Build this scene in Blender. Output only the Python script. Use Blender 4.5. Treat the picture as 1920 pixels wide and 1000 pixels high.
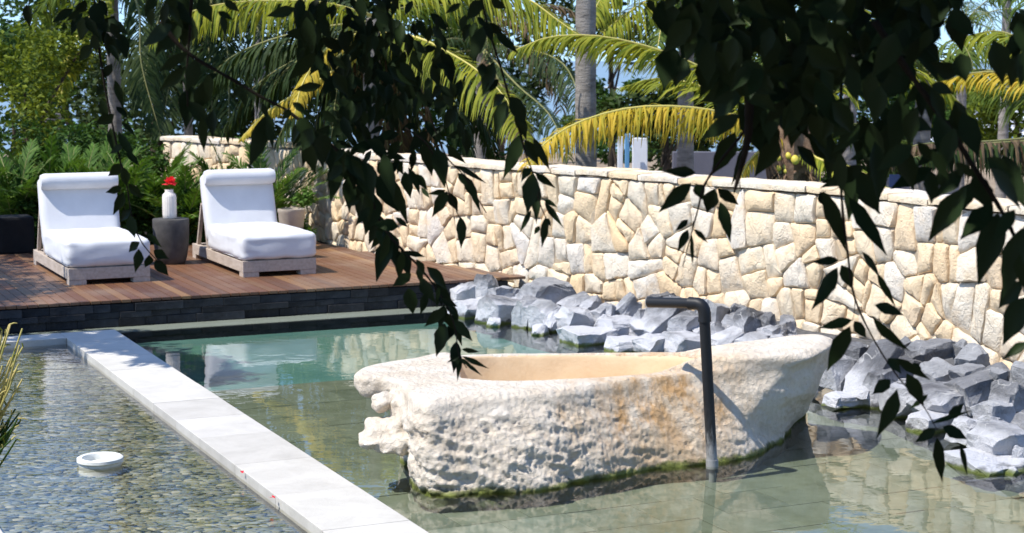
import bpy, bmesh, math, random
import numpy as np
from mathutils import Vector, Matrix, noise, Euler
R = math.radians
rnd = random.Random(7)
for _o in list(bpy.data.objects): bpy.data.objects.remove(_o)
SC = bpy.context.scene
COL = SC.collection

# ------------------------------------------------------------------ camera
F = 3250.0                      # focal length in pixels of the 1920 px wide photograph
H = 2.44                        # camera height over the water (z = 0)
PITCH = math.atan(388/F)
cam = bpy.data.cameras.new('camera'); camo = bpy.data.objects.new('camera', cam); COL.objects.link(camo)
camo.location = (0, 0, H); camo.rotation_euler = (R(90)-PITCH, 0, 0)
cam.sensor_width = 36; cam.lens = F/1920*36; cam.clip_end = 6000; cam.clip_start = .1
cam.dof.use_dof = True; cam.dof.focus_distance = 9.0; cam.dof.aperture_fstop = 6.3
SC.camera = camo
CP, SP = math.cos(PITCH), math.sin(PITCH)
def ray(px, py):
    x = (px-960)/F; y = (500-py)/F
    return Vector((x, CP + y*SP, -SP + y*CP))
def at(px, py, z=0.0):          # point of the horizontal plane z seen at a pixel
    d = ray(px, py); t = (z-H)/d.z
    return Vector((d.x*t, d.y*t, z))
def dep(px, py, Y):             # point at ground distance Y seen at a pixel
    d = ray(px, py); t = Y/d.y
    return Vector((d.x*t, Y, H+d.z*t))

# ------------------------------------------------------------------ light
SUN_EL, SUN_AZ = R(58), math.atan2(-.90, -.46)
sd = Vector((math.sin(SUN_AZ)*math.cos(SUN_EL), math.cos(SUN_AZ)*math.cos(SUN_EL), math.sin(SUN_EL)))
sun = bpy.data.lights.new('sun', 'SUN'); sun.energy = 4.1; sun.angle = R(.53); sun.color = (1, .955, .88)
suno = bpy.data.objects.new('sun', sun); COL.objects.link(suno)
suno.rotation_euler = sd.to_track_quat('Z', 'Y').to_euler()
W = bpy.data.worlds.new('World'); SC.world = W; W.use_nodes = True
nt = W.node_tree; bg = nt.nodes['Background']
sky = nt.nodes.new('ShaderNodeTexSky'); sky.sky_type = 'NISHITA'; sky.sun_disc = False
sky.sun_elevation = SUN_EL; sky.sun_rotation = SUN_AZ % (2*math.pi); sky.air_density = 1.0; sky.dust_density = .3; sky.ozone_density = 3.0
tc = nt.nodes.new('ShaderNodeTexCoord'); va = nt.nodes.new('ShaderNodeVectorMath'); va.operation = 'ADD'; va.inputs[1].default_value = (0, 0, .09); nt.links.new(tc.outputs['Generated'], va.inputs[0]); nt.links.new(va.outputs[0], sky.inputs[0])   # clearer air at the horizon
tn = nt.nodes.new('ShaderNodeMix'); tn.data_type = 'RGBA'; tn.blend_type = 'MULTIPLY'; tn.inputs[0].default_value = 1; tn.inputs[7].default_value = (.88, .95, 1.06, 1)
nt.links.new(sky.outputs[0], tn.inputs[6]); nt.links.new(tn.outputs[2], bg.inputs[0]); bg.inputs[1].default_value = .15
SC.view_settings.view_transform = 'Standard'; SC.view_settings.look = 'None'
SC.view_settings.exposure = .68; SC.view_settings.gamma = 1
SC.render.engine = 'CYCLES'
SC.cycles.use_denoising = True
SC.cycles.max_bounces = 10; SC.cycles.transparent_max_bounces = 12; SC.cycles.transmission_bounces = 6
SC.cycles.caustics_reflective = False; SC.cycles.caustics_refractive = False
SC.cycles.sample_clamp_indirect = 6

# ------------------------------------------------------------------ materials
class N:
    def __init__(s, name):
        s.m = bpy.data.materials.new(name); s.m.use_nodes = True; s.t = s.m.node_tree
        s.b = s.t.nodes['Principled BSDF']; s.out = s.t.nodes['Material Output']
    def n(s, ty, **kw):
        x = s.t.nodes.new('ShaderNode'+ty)
        for k, v in kw.items():
            if k.startswith('_'): setattr(x, k[1:], v)
            else:
                kk = int(k[1:]) if k[0] == 'i' and k[1:].isdigit() else k.replace('__', ' ')
                x.inputs[kk].default_value = v
        return x
    def l(s, a, b): s.t.links.new(a, b)
    def coord(s, kind='Object'): return s.n('TexCoord').outputs[kind]
    def pos(s): return s.n('NewGeometry').outputs['Position']
    def map(s, src, scale=(1, 1, 1), rot=(0, 0, 0)):
        m = s.n('Mapping'); m.inputs['Scale'].default_value = scale; m.inputs['Rotation'].default_value = rot
        s.l(src, m.inputs[0]); return m.outputs[0]
    def noise(s, src, scale, detail=4, rough=.55, dist=0):
        x = s.n('TexNoise', Scale=scale, Detail=detail, Roughness=rough, Distortion=dist); s.l(src, x.inputs['Vector']); return x.outputs[0]
    def ramp(s, src, stops, interp='LINEAR'):
        r = s.n('ValToRGB'); e = r.color_ramp; e.interpolation = interp
        while len(e.elements) < len(stops): e.elements.new(.5)
        for el, (p, c) in zip(e.elements, stops):
            el.position = p; el.color = (c if isinstance(c, tuple) else (c, c, c)) + (1,)
        s.l(src, r.inputs[0]); return r.outputs[0]
    def mix(s, fac, a, b, mode='MIX'):
        x = s.n('Mix', _data_type='RGBA', _blend_type=mode)
        for i, v in ((0, fac), (6, a), (7, b)):
            if isinstance(v, (int, float)): x.inputs[i].default_value = v
            elif isinstance(v, tuple): x.inputs[i].default_value = v + (1,)
            else: s.l(v, x.inputs[i])
        return x.outputs[2]
    def math(s, op, a, b=0.0):
        x = s.n('Math', _operation=op)
        for i, v in ((0, a), (1, b)):
            if isinstance(v, (int, float)): x.inputs[i].default_value = v
            else: s.l(v, x.inputs[i])
        return x.outputs[0]
    def bump(s, h, dist=.01, strength=1.0, base=None):
        b = s.n('Bump'); b.inputs['Distance'].default_value = dist; b.inputs['Strength'].default_value = strength
        s.l(h, b.inputs['Height'])
        if base is not None: s.l(base, b.inputs['Normal'])
        return b.outputs[0]
    def fin(s, col=None, rough=.7, nrm=None, spec=.5):
        if col is not None:
            if isinstance(col, tuple): s.b.inputs['Base Color'].default_value = col+(1,)
            else: s.l(col, s.b.inputs['Base Color'])
        if isinstance(rough, (int, float)): s.b.inputs['Roughness'].default_value = rough
        else: s.l(rough, s.b.inputs['Roughness'])
        s.b.inputs['Specular IOR Level'].default_value = spec
        if nrm is not None: s.l(nrm, s.b.inputs['Normal'])
        return s.m
M = {}
def m_wallstone():
    k = N('wall_sandstone'); p = k.pos(); rn = k.n('ObjectInfo').outputs['Random']
    base = k.ramp(rn, [(0, (.70, .63, .53)), (.2, (.77, .66, .49)), (.4, (.71, .65, .57)), (.55, (.78, .63, .43)), (.75, (.74, .67, .56)), (.9, (.77, .56, .33)), (1, (.76, .65, .48))])
    n1 = k.noise(p, 3.4, 4, .6, .8); st = k.ramp(n1, [(.48, 0.0), (.66, 1.0)])
    c = k.mix(k.math('MULTIPLY', st, .55), base, (.76, .56, .34))
    n2 = k.noise(p, 11, 6, .6); c = k.mix(.22, c, k.ramp(n2, [(.3, (.74, .73, .72)), (.65, (1, 1, 1))]), 'MULTIPLY')
    n3 = k.noise(p, 55, 5, .65); n4 = k.noise(k.map(p, (1, 1, .35), (.6, .4, .2)), 12, 3, .5)
    h = k.math('ADD', k.math('MULTIPLY', n3, .45), k.math('ADD', k.math('MULTIPLY', n2, .7), k.math('MULTIPLY', n4, 1.0)))
    cr = k.ramp(k.noise(k.map(p, (1, 1, .5), (.2, .5, .9)), 5, 3, .5, 1.0), [(.485, 1.0), (.497, .0), (.509, 1.0)])
    c = k.mix(.10, c, cr, 'MULTIPLY'); h = k.math('ADD', h, k.math('MULTIPLY', cr, .18))
    return k.fin(c, .88, k.bump(h, .022, 1.0), .2)
def m_coping():
    k = N('pale_limestone_coping'); p = k.pos(); rn = k.n('ObjectInfo').outputs['Random']
    c = k.ramp(rn, [(0, (.46, .44, .405)), (.5, (.54, .52, .475)), (1, (.50, .48, .45))])
    c = k.mix(.5, c, k.ramp(k.noise(p, 3.5, 6, .68, .5), [(.32, (.72, .70, .66)), (.6, (1.04, 1.03, 1.0))]), 'MULTIPLY')
    c = k.mix(k.ramp(k.noise(p, 38, 4, .7), [(.62, 0.0), (.72, .35)]), c, (.30, .27, .22))
    return k.fin(c, .75, k.bump(k.noise(p, 50, 5, .7), .003, .8), .25)
def simple(name, c1, c2, scale=8, rough=.8, bump=.004, spec=.3, bs=None, stretch=(1, 1, 1), vary=0.0, coord='Object'):
    k = N(name); p = k.map(k.coord(coord) if coord != 'pos' else k.pos(), stretch)
    n1 = k.noise(p, scale, 5, .6); c = k.ramp(n1, [(.3, c1), (.7, c2)])
    if vary:
        rn = k.n('ObjectInfo').outputs['Random']; c = k.mix(1.0, c, k.ramp(rn, [(0, 1-vary), (1, 1.0)]), 'MULTIPLY')
    return k.fin(c, rough, k.bump(k.noise(p, bs or scale*6, 5, .65), bump, .8), spec)
def m_leaf(name, ca, cb, trans=.3, rough=.6, spec=.14):
    k = N(name); g = k.n('NewGeometry'); c = k.ramp(g.outputs['Random Per Island'], [(0, ca), (1, cb)])
    k.l(c, k.b.inputs['Base Color']); k.b.inputs['Roughness'].default_value = rough; k.b.inputs['Specular IOR Level'].default_value = spec
    if trans:
        t = k.n('BsdfTranslucent'); k.l(k.mix(1.0, c, (1.6, 1.5, .7), 'MULTIPLY'), t.inputs[0])
        ms = k.n('MixShader'); ms.inputs[0].default_value = trans
        k.l(k.b.outputs[0], ms.inputs[1]); k.l(t.outputs[0], ms.inputs[2]); k.l(ms.outputs[0], k.out.inputs[0])
    return k.m
M['stone'] = m_wallstone()
M['mortar'] = simple('mortar_joint', (.34, .27, .19), (.50, .41, .30), 12, .95, .01, .1, coord='pos')  # tan mortar of the recessed joints, its own colour
def m_deck():
    k = N('deck_hardwood'); rn = k.n('ObjectInfo').outputs['Random']
    c = k.ramp(rn, [(0, (.13, .055, .03)), (.3, (.21, .10, .045)), (.55, (.10, .045, .028)), (.8, (.26, .14, .062)), (1, (.17, .078, .04))])
    p = k.map(k.coord(), (30, 1.2, 10)); n1 = k.noise(p, 1.5, 5, .6)
    c = k.mix(.6, c, k.ramp(n1, [(.3, (.6, .58, .56)), (.7, (1, 1, 1))]), 'MULTIPLY')
    n2 = k.noise(k.pos(), 1.6, 4); c = k.mix(k.ramp(n2, [(.45, 0.0), (.7, .4)]), c, (.28, .21, .16))
    return k.fin(c, .5, k.bump(n1, .002, .6), .4)
M['deck'] = m_deck()
M['slate'] = simple('black_slate_riser', (.012, .013, .015), (.055, .058, .064), 7, .7, .012, .2, 30, vary=.6)
def m_rock():
    k = N('slate_rock'); p = k.pos(); rn = k.n('ObjectInfo').outputs['Random']
    base = k.ramp(rn, [(0, (.14, .14, .145)), (.5, (.25, .25, .255)), (1, (.40, .40, .40))])
    n1 = k.noise(p, 9, 7, .68); c = k.mix(.75, base, k.ramp(n1, [(.3, (.55, .56, .58)), (.7, (1.15, 1.15, 1.15))]), 'MULTIPLY')
    v = k.noise(k.map(p, (1, 1, 1), (.4, .9, .3)), 2.2, 3, .5, 1.2)
    vein = k.ramp(v, [(.487, 0.0), (.497, 1.0), (.507, 0.0)]); vein = k.math('MULTIPLY', vein, k.ramp(k.noise(p, 5, 2), [(.45, 0.0), (.6, .9)]))
    c = k.mix(vein, c, (.62, .60, .57))
    xyz = k.n('SeparateXYZ'); k.l(p, xyz.inputs[0])           # lime deposit a hand above the water, algae at the waterline
    zz = k.math('ADD', xyz.outputs[2], k.math('MULTIPLY', k.math('SUBTRACT', k.noise(p, 6, 4), .5), .28))
    lime = k.ramp(zz, [(0, 0.0), (.03, .9), (.15, .8), (.27, .0)])
    c = k.mix(lime, c, (.62, .62, .64))
    z2 = k.math('ADD', xyz.outputs[2], k.math('MULTIPLY', k.math('SUBTRACT', k.noise(p, 14, 4), .5), .05))
    c = k.mix(k.ramp(z2, [(.0, 1.0), (.014, .8), (.024, 0.0)]), c, (.13, .16, .03))
    c = k.mix(k.ramp(xyz.outputs[2], [(.0, 0.0), (.001, 0.0)]), c, c)
    uw = k.math('LESS_THAN', xyz.outputs[2], -.012); c = k.mix(k.math('MULTIPLY', uw, .8), c, (.13, .14, .10))
    return k.fin(c, .62, k.bump(k.math('ADD', n1, k.math('MULTIPLY', k.noise(p, 38, 6, .75), .7)), .03, 1.0), .35)
M['rock'] = m_rock()
def m_lime(inner=False):
    k = N('limestone_basin_inside' if inner else 'limestone'); p = k.pos()
    xyz = k.n('SeparateXYZ'); k.l(p, xyz.inputs[0])
    n1 = k.noise(p, 5, 7, .65)
    if inner:
        c = k.ramp(n1, [(.3, (.64, .47, .29)), (.7, (.73, .57, .38))]); return k.fin(c, .8, k.bump(k.noise(p, 40, 4), .004, .6), .2)
    c = k.ramp(n1, [(.25, (.62, .52, .41)), (.5, (.78, .69, .57)), (.75, (.84, .77, .67))])
    sx = k.math('ADD', xyz.outputs[0], k.math('MULTIPLY', k.math('SUBTRACT', k.noise(k.map(p, (1, 1, .25)), 6, 5, .6), .5), 1.2))
    stain = k.ramp(k.math('MULTIPLY', k.math('SUBTRACT', sx, .0), .5), [(.14, 0.0), (.36, 1.0), (.58, 1.0), (.78, .0)])
    strk = k.ramp(k.noise(k.map(p, (1, 1, .16)), 8, 6, .7), [(.42, .0), (.62, 1.0)])
    strk = k.math('MULTIPLY', strk, k.ramp(xyz.outputs[2], [(.05, .35), (.3, .9), (.50, .8), (.56, .0)]))
    c = k.mix(k.math('MULTIPLY', stain, k.ramp(k.noise(k.map(p, (1, 1, .5)), 3.5, 5, .65), [(.38, .1), (.6, .75)])), c, (.74, .54, .33))
    c = k.mix(k.math('MULTIPLY', stain, k.math('MULTIPLY', strk, .95)), c, (.56, .30, .10))
    dirt = k.ramp(k.noise(p, 2.6, 5, .7), [(.50, 0.0), (.7, .45)]); c = k.mix(dirt, c, (.60, .48, .34))
    low = k.ramp(k.math('ADD', xyz.outputs[2], k.math('MULTIPLY', k.math('SUBTRACT', k.noise(p, 7, 5, .7), .5), .09)), [(.0, 1.0), (.018, .85), (.034, .0)])
    c = k.mix(low, c, k.ramp(k.noise(p, 9, 4), [(.35, (.09, .10, .03)), (.6, (.24, .27, .07))]))
    uw = k.math('LESS_THAN', xyz.outputs[2], -.02); c = k.mix(k.math('MULTIPLY', uw, .8), c, (.17, .17, .12))
    v = k.n('TexVoronoi', Scale=26.0); k.l(k.map(p), v.inputs[0])
    n2 = k.noise(p, 24, 7, .72)
    vb_ = k.math('MULTIPLY', v.outputs['Distance'], .5); return k.fin(c, .9, k.bump(k.math('ADD', n2, k.math('ADD', vb_, k.math('MULTIPLY', k.noise(k.map(p, (1, 1, 2.2)), 70, 6, .75), .5))), .026, 1.0), .15)
M['lime'] = m_lime(); M['lime_in'] = m_lime(True)
M['coping'] = m_coping()
def m_tile():
    k = N('green_stone_tile'); rn = k.n('ObjectInfo').outputs['Random']; p = k.pos()
    c = k.ramp(rn, [(0, (.17, .185, .14)), (.4, (.215, .23, .18)), (.7, (.20, .21, .155)), (1, (.255, .27, .225))])
    n1 = k.noise(p, 6, 6, .7); c = k.mix(.8, c, k.ramp(n1, [(.3, (.6, .62, .5)), (.7, (1.15, 1.15, 1.12))]), 'MULTIPLY')
    return k.fin(c, .8, None, .2)
M['tile'] = m_tile()
M['grout'] = simple('dark_grout', (.14, .15, .11), (.18, .185, .145), 10, .9, .002, .1, coord='pos')
M['basin'] = simple('turquoise_basin_plaster', (.085, .20, .175), (.15, .28, .24), 1.2, .8, .002, .2, coord='pos')
def m_pebble():
    k = N('river_pebble'); g = k.n('NewGeometry')
    c = k.ramp(g.outputs['Random Per Island'], [(0, (.05, .052, .022)), (.25, (.17, .16, .07)), (.5, (.31, .28, .15)), (.75, (.17, .185, .10)), (1, (.50, .45, .29))])
    return k.fin(c, .6, None, .3)
M['pebble'] = m_pebble()
def m_water(name, tint, ripples, rough=.0, ior=1.4, film=1.25):
    k = N(name); k.t.nodes.remove(k.b); p = k.pos()
    h = None
    for sc, stx, amp, dist in ripples:
        x = k.noise(k.map(p, stx, (0, 0, -.44)), sc, 3, .5, dist); x = k.math('MULTIPLY', x, amp)
        h = x if h is None else k.math('ADD', h, x)
    nr = k.bump(h, 1.0, 1.0)
    fr = k.n('Fresnel', IOR=ior); k.l(nr, fr.inputs['Normal'])
    gl = k.n('BsdfGlossy', Roughness=rough); k.l(nr, gl.inputs['Normal'])
    tr = k.n('BsdfTransparent'); tr.inputs[0].default_value = tint+(1,)
    fm = k.n('Math', _operation='MULTIPLY', _use_clamp=True); k.l(fr.outputs[0], fm.inputs[0]); fm.inputs[1].default_value = film
    ms = k.n('MixShader'); k.l(fm.outputs[0], ms.inputs[0]); k.l(tr.outputs[0], ms.inputs[1]); k.l(gl.outputs[0], ms.inputs[2])
    k.l(ms.outputs[0], k.out.inputs[0]); return k.m
M['pool_water'] = m_water('still_pool_water', (.90, .95, .92), [(1.6, (1, 1.2, 1), .003, .4), (8, (1, 1.3, 1), .0005, .3)])
M['pond_water'] = m_water('rippled_pond_water', (.93, .95, .93), [(3.0, (1, 2.2, 1), .0060, 1.0), (11, (1, 2.2, 1), .0013, .6)], ior=1.45, film=1.6)
M['sea'] = simple('sea_surface', (.16, .23, .27), (.20, .28, .32), .05, .35, .0, .5, coord='pos')
M['surf'] = simple('surf_foam', (.4, .45, .48), (.6, .63, .66), .2, .9, .0, .2, coord='pos')
M['soil'] = simple('sandy_soil', (.18, .13, .09), (.34, .27, .19), 1.3, .95, .02, .1, coord='pos')
M['cushion'] = simple('white_canvas', (.60, .60, .61), (.66, .66, .67), 6, .85, .0016, .2, 220)
M['teak'] = simple('weathered_teak', (.36, .29, .23), (.52, .44, .37), 5, .75, .002, .3, stretch=(6, 1, 6))
M['concrete'] = simple('dark_concrete_table', (.035, .032, .03), (.10, .092, .085), 5, .7, .003, .35)
M['vase'] = simple('cream_ceramic', (.66, .60, .54), (.76, .70, .64), 8, .5, .001, .4)
M['petal'] = m_leaf('red_petal', (.62, .02, .05), (.80, .06, .08), .3)
M['pipe'] = None
def m_pipe():
    k = N('black_plastic_pipe'); p = k.pos(); xyz = k.n('SeparateXYZ'); k.l(p, xyz.inputs[0])
    nz = k.math('ADD', xyz.outputs[2], k.math('MULTIPLY', k.math('SUBTRACT', k.noise(k.map(p, (1, 1, .3)), 40, 4, .7), .5), .5))
    lime = k.ramp(nz, [(.0, .7), (.08, .5), (.22, .04), (.4, 0.0)])
    c = k.mix(lime, (.010, .011, .013), (.42, .42, .42))
    return k.fin(c, .5, None, .3)
M['pipe'] = m_pipe()
M['ring'] = simple('pale_stone_ring', (.62, .63, .58), (.76, .76, .72), 20, .7, .002, .3)
M['pot'] = simple('tan_clay_pot', (.42, .36, .28), (.55, .48, .39), 8, .85, .003, .2)
M['black_pot'] = simple('black_planter', (.006, .006, .006), (.012, .012, .012), 8, .9, .002, .3)
M['trunk'] = simple('palm_trunk_bark', (.15, .135, .12), (.33, .30, .27), 2.2, .9, .02, .15, 8, stretch=(2, 2, 7))
M['bark'] = simple('dark_bark', (.035, .028, .02), (.09, .07, .05), 6, .9, .01, .15)
M['husk'] = simple('palm_husk_fibre', (.10, .055, .035), (.30, .20, .13), 9, .95, .02, .1)
M['coconut'] = simple('yellow_coconut', (.50, .42, .05), (.62, .52, .08), 5, .5, .001, .4)
M['f_yellow'] = m_leaf('palm_leaf_yellow', (.30, .27, .03), (.56, .40, .05), .36)
M['f_lime'] = m_leaf('palm_leaf_yellow_green', (.13, .18, .022), (.32, .32, .035), .38)
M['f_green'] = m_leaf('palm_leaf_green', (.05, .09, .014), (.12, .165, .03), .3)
M['f_dark'] = m_leaf('palm_leaf_shaded_green', (.012, .028, .007), (.04, .062, .014), .15)  # deep shade of the garden put into the leaf colour
M['f_dead'] = m_leaf('palm_leaf_dry', (.06, .04, .022), (.16, .11, .06), .15)
M['rachis'] = simple('palm_rachis', (.42, .38, .10), (.58, .48, .14), 3, .6, .001, .3)
M['rachis_d'] = simple('palm_rachis_dark', (.14, .15, .05), (.24, .22, .08), 3, .6, .001, .3)
M['cycad'] = m_leaf('cycad_leaf', (.04, .09, .015), (.10, .19, .03), .28)
M['bush'] = m_leaf('bush_leaf', (.02, .05, .009), (.06, .12, .02), .22)
M['tree_leaf'] = m_leaf('light_tree_leaf', (.04, .07, .008), (.17, .21, .02), .28)
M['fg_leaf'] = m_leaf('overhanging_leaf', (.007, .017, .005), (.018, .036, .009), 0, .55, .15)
M['fg_bark'] = simple('overhanging_bark', (.012, .010, .008), (.03, .024, .018), 8, .9, .003, .1)
M['twig'] = simple('yellow_green_twig', (.30, .30, .07), (.50, .38, .14), 12, .6, .001, .3)
M['white'] = simple('white_paint', (.72, .74, .78), (.80, .81, .84), 2, .6, .001, .3)
M['greywall'] = simple('shaded_grey_render', (.11, .11, .14), (.16, .16, .19), 1, .9, .002, .1)  # shade behind the fronds put into the pale wall's colour
M['blue'] = simple('blue_paint', (.10, .28, .50), (.14, .34, .56), 2, .5, .001, .3)
M['navy'] = simple('navy_fabric', (.02, .035, .09), (.03, .05, .12), 4, .8, .001, .2)
M['roofd'] = simple('dark_thatch', (.05, .035, .025), (.12, .08, .06), 6, .95, .01, .1)
M['farpool'] = simple('far_pool_blue', (.05, .14, .34), (.08, .20, .42), 1, .3, .0, .5)

# ------------------------------------------------------------------ object helpers
def tag(o, label=None, cat=None, group=None, kind=None):
    for k, v in (('label', label), ('category', cat), ('group', group), ('kind', kind)):
        if v: o[k] = v
    return o
def empty(name, loc=(0, 0, 0), rz=0.0):
    o = bpy.data.objects.new(name, None); COL.objects.link(o); o.location = loc; o.rotation_euler = (0, 0, rz); return o
def mk(name, verts, faces, mat, parent=None, loc=None, smooth=False, sharp=None, mats=None, midx=None):
    me = bpy.data.meshes.new(name)
    me.from_pydata([tuple(v) for v in verts], [], [tuple(f) for f in faces]) if not isinstance(verts, np.ndarray) else me.from_pydata(verts.tolist(), [], faces.tolist() if isinstance(faces, np.ndarray) else faces)
    for m in (mats or [mat]): me.materials.append(m)
    if midx is not None: me.polygons.foreach_set('material_index', midx)
    if smooth: me.polygons.foreach_set('use_smooth', [True]*len(me.polygons))
    if sharp: me.set_sharp_from_angle(angle=R(sharp))
    me.update()
    o = bpy.data.objects.new(name, me); COL.objects.link(o)
    if loc is not None: o.location = loc
    if parent is not None: o.parent = parent
    return o
def inst(o, name=None, parent=None, loc=None, rot=None, scale=None):
    c = o.copy(); COL.objects.link(c)
    if name: c.name = name
    if parent is not None: c.parent = parent
    if loc is not None: c.location = loc
    if rot is not None: c.rotation_euler = rot
    if scale is not None: c.scale = scale if hasattr(scale, '__len__') else (scale,)*3
    return c
class MB:                                   # collects boxes, tubes, lathes into one mesh
    def __init__(s): s.v = []; s.f = []
    def add(s, v, f):
        o = len(s.v); s.v += [tuple(x) for x in v]; s.f += [tuple(i+o for i in q) for q in f]
    def box(s, x0, x1, y0, y1, z0, z1, mtx=None, bev=0.0):
        bm = bmesh.new(); bmesh.ops.create_cube(bm, size=1)
        for v in bm.verts: v.co = Vector((x0+(x1-x0)*(v.co.x+.5), y0+(y1-y0)*(v.co.y+.5), z0+(z1-z0)*(v.co.z+.5)))
        if bev: bmesh.ops.bevel(bm, geom=list(bm.edges), offset=bev, segments=2, profile=.6, affect='EDGES')
        bm.verts.index_update(); vs = [(mtx @ v.co if mtx else v.co.copy()) for v in bm.verts]
        s.add(vs, [[v.index for v in f.verts] for f in bm.faces]); bm.free(); return s
    def tube(s, pts, rad, seg=8, caps=True):
        pts = [Vector(p) for p in pts]; n = len(pts)
        if not hasattr(rad, '__len__'): rad = [rad]*n
        vs = []; ref = None
        for i, p in enumerate(pts):
            t = (pts[min(i+1, n-1)]-pts[max(i-1, 0)]).normalized()
            if ref is None: ref = Vector((0, 0, 1)) if abs(t.z) < .9 else Vector((1, 0, 0))
            a = t.cross(ref).normalized(); b = a.cross(t).normalized(); ref = b if True else ref
            for j in range(seg):
                q = 2*math.pi*j/seg; vs.append(p+a*math.cos(q)*rad[i]+b*math.sin(q)*rad[i])
        fs = [(i*seg+j, i*seg+(j+1) % seg, (i+1)*seg+(j+1) % seg, (i+1)*seg+j) for i in range(n-1) for j in range(seg)]
        if caps: fs += [tuple(range(seg))[::-1], tuple((n-1)*seg+j for j in range(seg))]
        s.add(vs, fs); return s
    def lathe(s, prof, seg=24, c=(0, 0, 0), flute=0.0, nf=0):
        vs = []
        for r, z in prof:
            for j in range(seg):
                q = 2*math.pi*j/seg; rr = r*(1+flute*math.cos(nf*q)); vs.append((c[0]+rr*math.cos(q), c[1]+rr*math.sin(q), c[2]+z))
        n = len(prof)
        fs = [(i*seg+j, i*seg+(j+1) % seg, (i+1)*seg+(j+1) % seg, (i+1)*seg+j) for i in range(n-1) for j in range(seg)]
        s.add(vs, fs); return s
    def build(s, name, mat, parent=None, loc=None, smooth=False, sharp=None): return mk(name, s.v, s.f, mat, parent, loc, smooth, sharp)
def spline(pts, n):                          # Catmull-Rom through 3D points
    P = [Vector(p) for p in pts]; P = [P[0]*2-P[1]] + P + [P[-1]*2-P[-2]]; out = []; m = len(P)-3
    for k in range(n):
        t = k/(n-1)*m; i = min(int(t), m-1); u = t-i; a, b, c, d = P[i:i+4]
        out.append(.5*((2*b)+(c-a)*u+(2*a-5*b+4*c-d)*u*u+(3*b-a-3*c+d)*u**3))
    return out
def nz(p, s): return noise.noise(Vector(p)*s)

# main axes of the pools and the deck: AV runs away along the divider, AU runs right along the deck edge
AV = Vector((-1517/F, 1, 0)).normalized(); AU = Vector((AV.y, -AV.x, 0))
ROT = math.atan2(AU.y, AU.x)
DZ = .24
# ================================================================== SETTING
# ground behind and around, one sheet to the horizon
def ground_z(x, y):
    t = max(0, min(1, (y-18)/30)); return (-.55 if y > 18.5 else -1.6) - 1.15*t*t*(3-2*t)
gx = [-400, -120, -50, -25, -14, -9, -5, -2, 1, 4, 7, 10, 16, 30, 60, 140, 400]; gy = [-60, -10, 0, 6, 12, 16, 18, 20, 23, 26, 30, 36, 44, 56, 75, 96]
gv = [(x, y, ground_z(x, y)+(.12*nz((x, y, 0), .3) if y > 18 else 0)-(0 if y < 90 else .8)) for y in gy for x in gx]
nx = len(gx)
gf = [(j*nx+i, j*nx+i+1, (j+1)*nx+i+1, (j+1)*nx+i) for j in range(len(gy)-1) for i in range(nx-1)]
tag(mk('ground', gv, gf, M['soil'], smooth=True), kind='structure')
tag(mk('sea', [(-4000, 80, -1.95), (4000, 80, -1.95), (4000, 5000, -1.95), (-4000, 5000, -1.95)], [(0, 1, 2, 3)], M['sea']), kind='structure')
sv = []; sf = []
for i in range(60):
    x = -120+i*6; w = 5+4*nz((x, 0, 0), .07); sv += [(x, 270+6*nz((x, 9, 0), .05), -1.9), (x, 270+w*2.2+6*nz((x, 9, 0), .05), -1.9)]
    if i: sf.append((2*i-2, 2*i, 2*i+1, 2*i-1))
tag(mk('surf_line', sv, sf, M['surf']), kind='structure')

# ---- divider and pond edges
ZC = .055
def on_line(px0, py0, z):                    # line through the pixel along AV
    return at(px0, py0, z)
Lr = at(215, 618, ZC); Ll = at(125, 634, ZC)           # far right corner of the divider, inner corner of the pond
def uv(p): p = Vector(p); return p.dot(AU), p.dot(AV)
def P(u, v, z=0): return AU*u + AV*v + Vector((0, 0, z))
uR, vFar = uv(Lr); uL, vIn = uv(Ll)
uL = uR-.50 if abs(uR-uL) > .8 or abs(uR-uL) < .3 else uL
print('divider', uL, uR, vIn, vFar)
kerb = tag(empty('divider_kerb'), kind='structure')
rnd.seed(3)
v = vFar; k = 0
def slab(u0, u1, v0, v1, z0, z1, name, mat, parent, bev=.004, jit=0.0):
    b = MB(); b.box(-(u1-u0)/2, (u1-u0)/2, -(v1-v0)/2, (v1-v0)/2, z0-z1, 0, bev=bev)
    c = P((u0+u1)/2, (v0+v1)/2, z1 + rnd.uniform(-jit, jit))
    o = b.build(name, mat, parent, c); o.rotation_euler = (0, 0, ROT); return o
first = True
while v > vFar-11.5:
    L = rnd.choice((.62, .62, .80))
    slab(uL, uR, v-L+.003, v, -.02, ZC, 'coping_slab', M['coping'], kerb, jit=.0012)
    v -= L
u = uL-.003
for i in range(9):
    L = .62; slab(u-L+.003, u, vIn, vFar, -.02, ZC, 'coping_slab', M['coping'], kerb, jit=.0012); u -= L
slab(uL+.03, uR-.03, vFar-11.4, vFar-.02, -.8, -.02, 'kerb_core', M['grout'], kerb, 0)
slab(uL-5.5, uL+.03, vIn+.03, vFar-.02, -.8, -.021, 'kerb_core', M['grout'], kerb, 0)
# left edge of the pond, only its corner shows
pe = at(0, 990, ZC); uE, vE = uv(pe)
edge = tag(empty('pond_kerb'), kind='structure')
for i in range(7): slab(uE-.5, uE, vE-1.5+i*.9, vE-1.5+i*.9+.896, -.3, ZC, 'coping_slab', M['coping'], edge)
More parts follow.
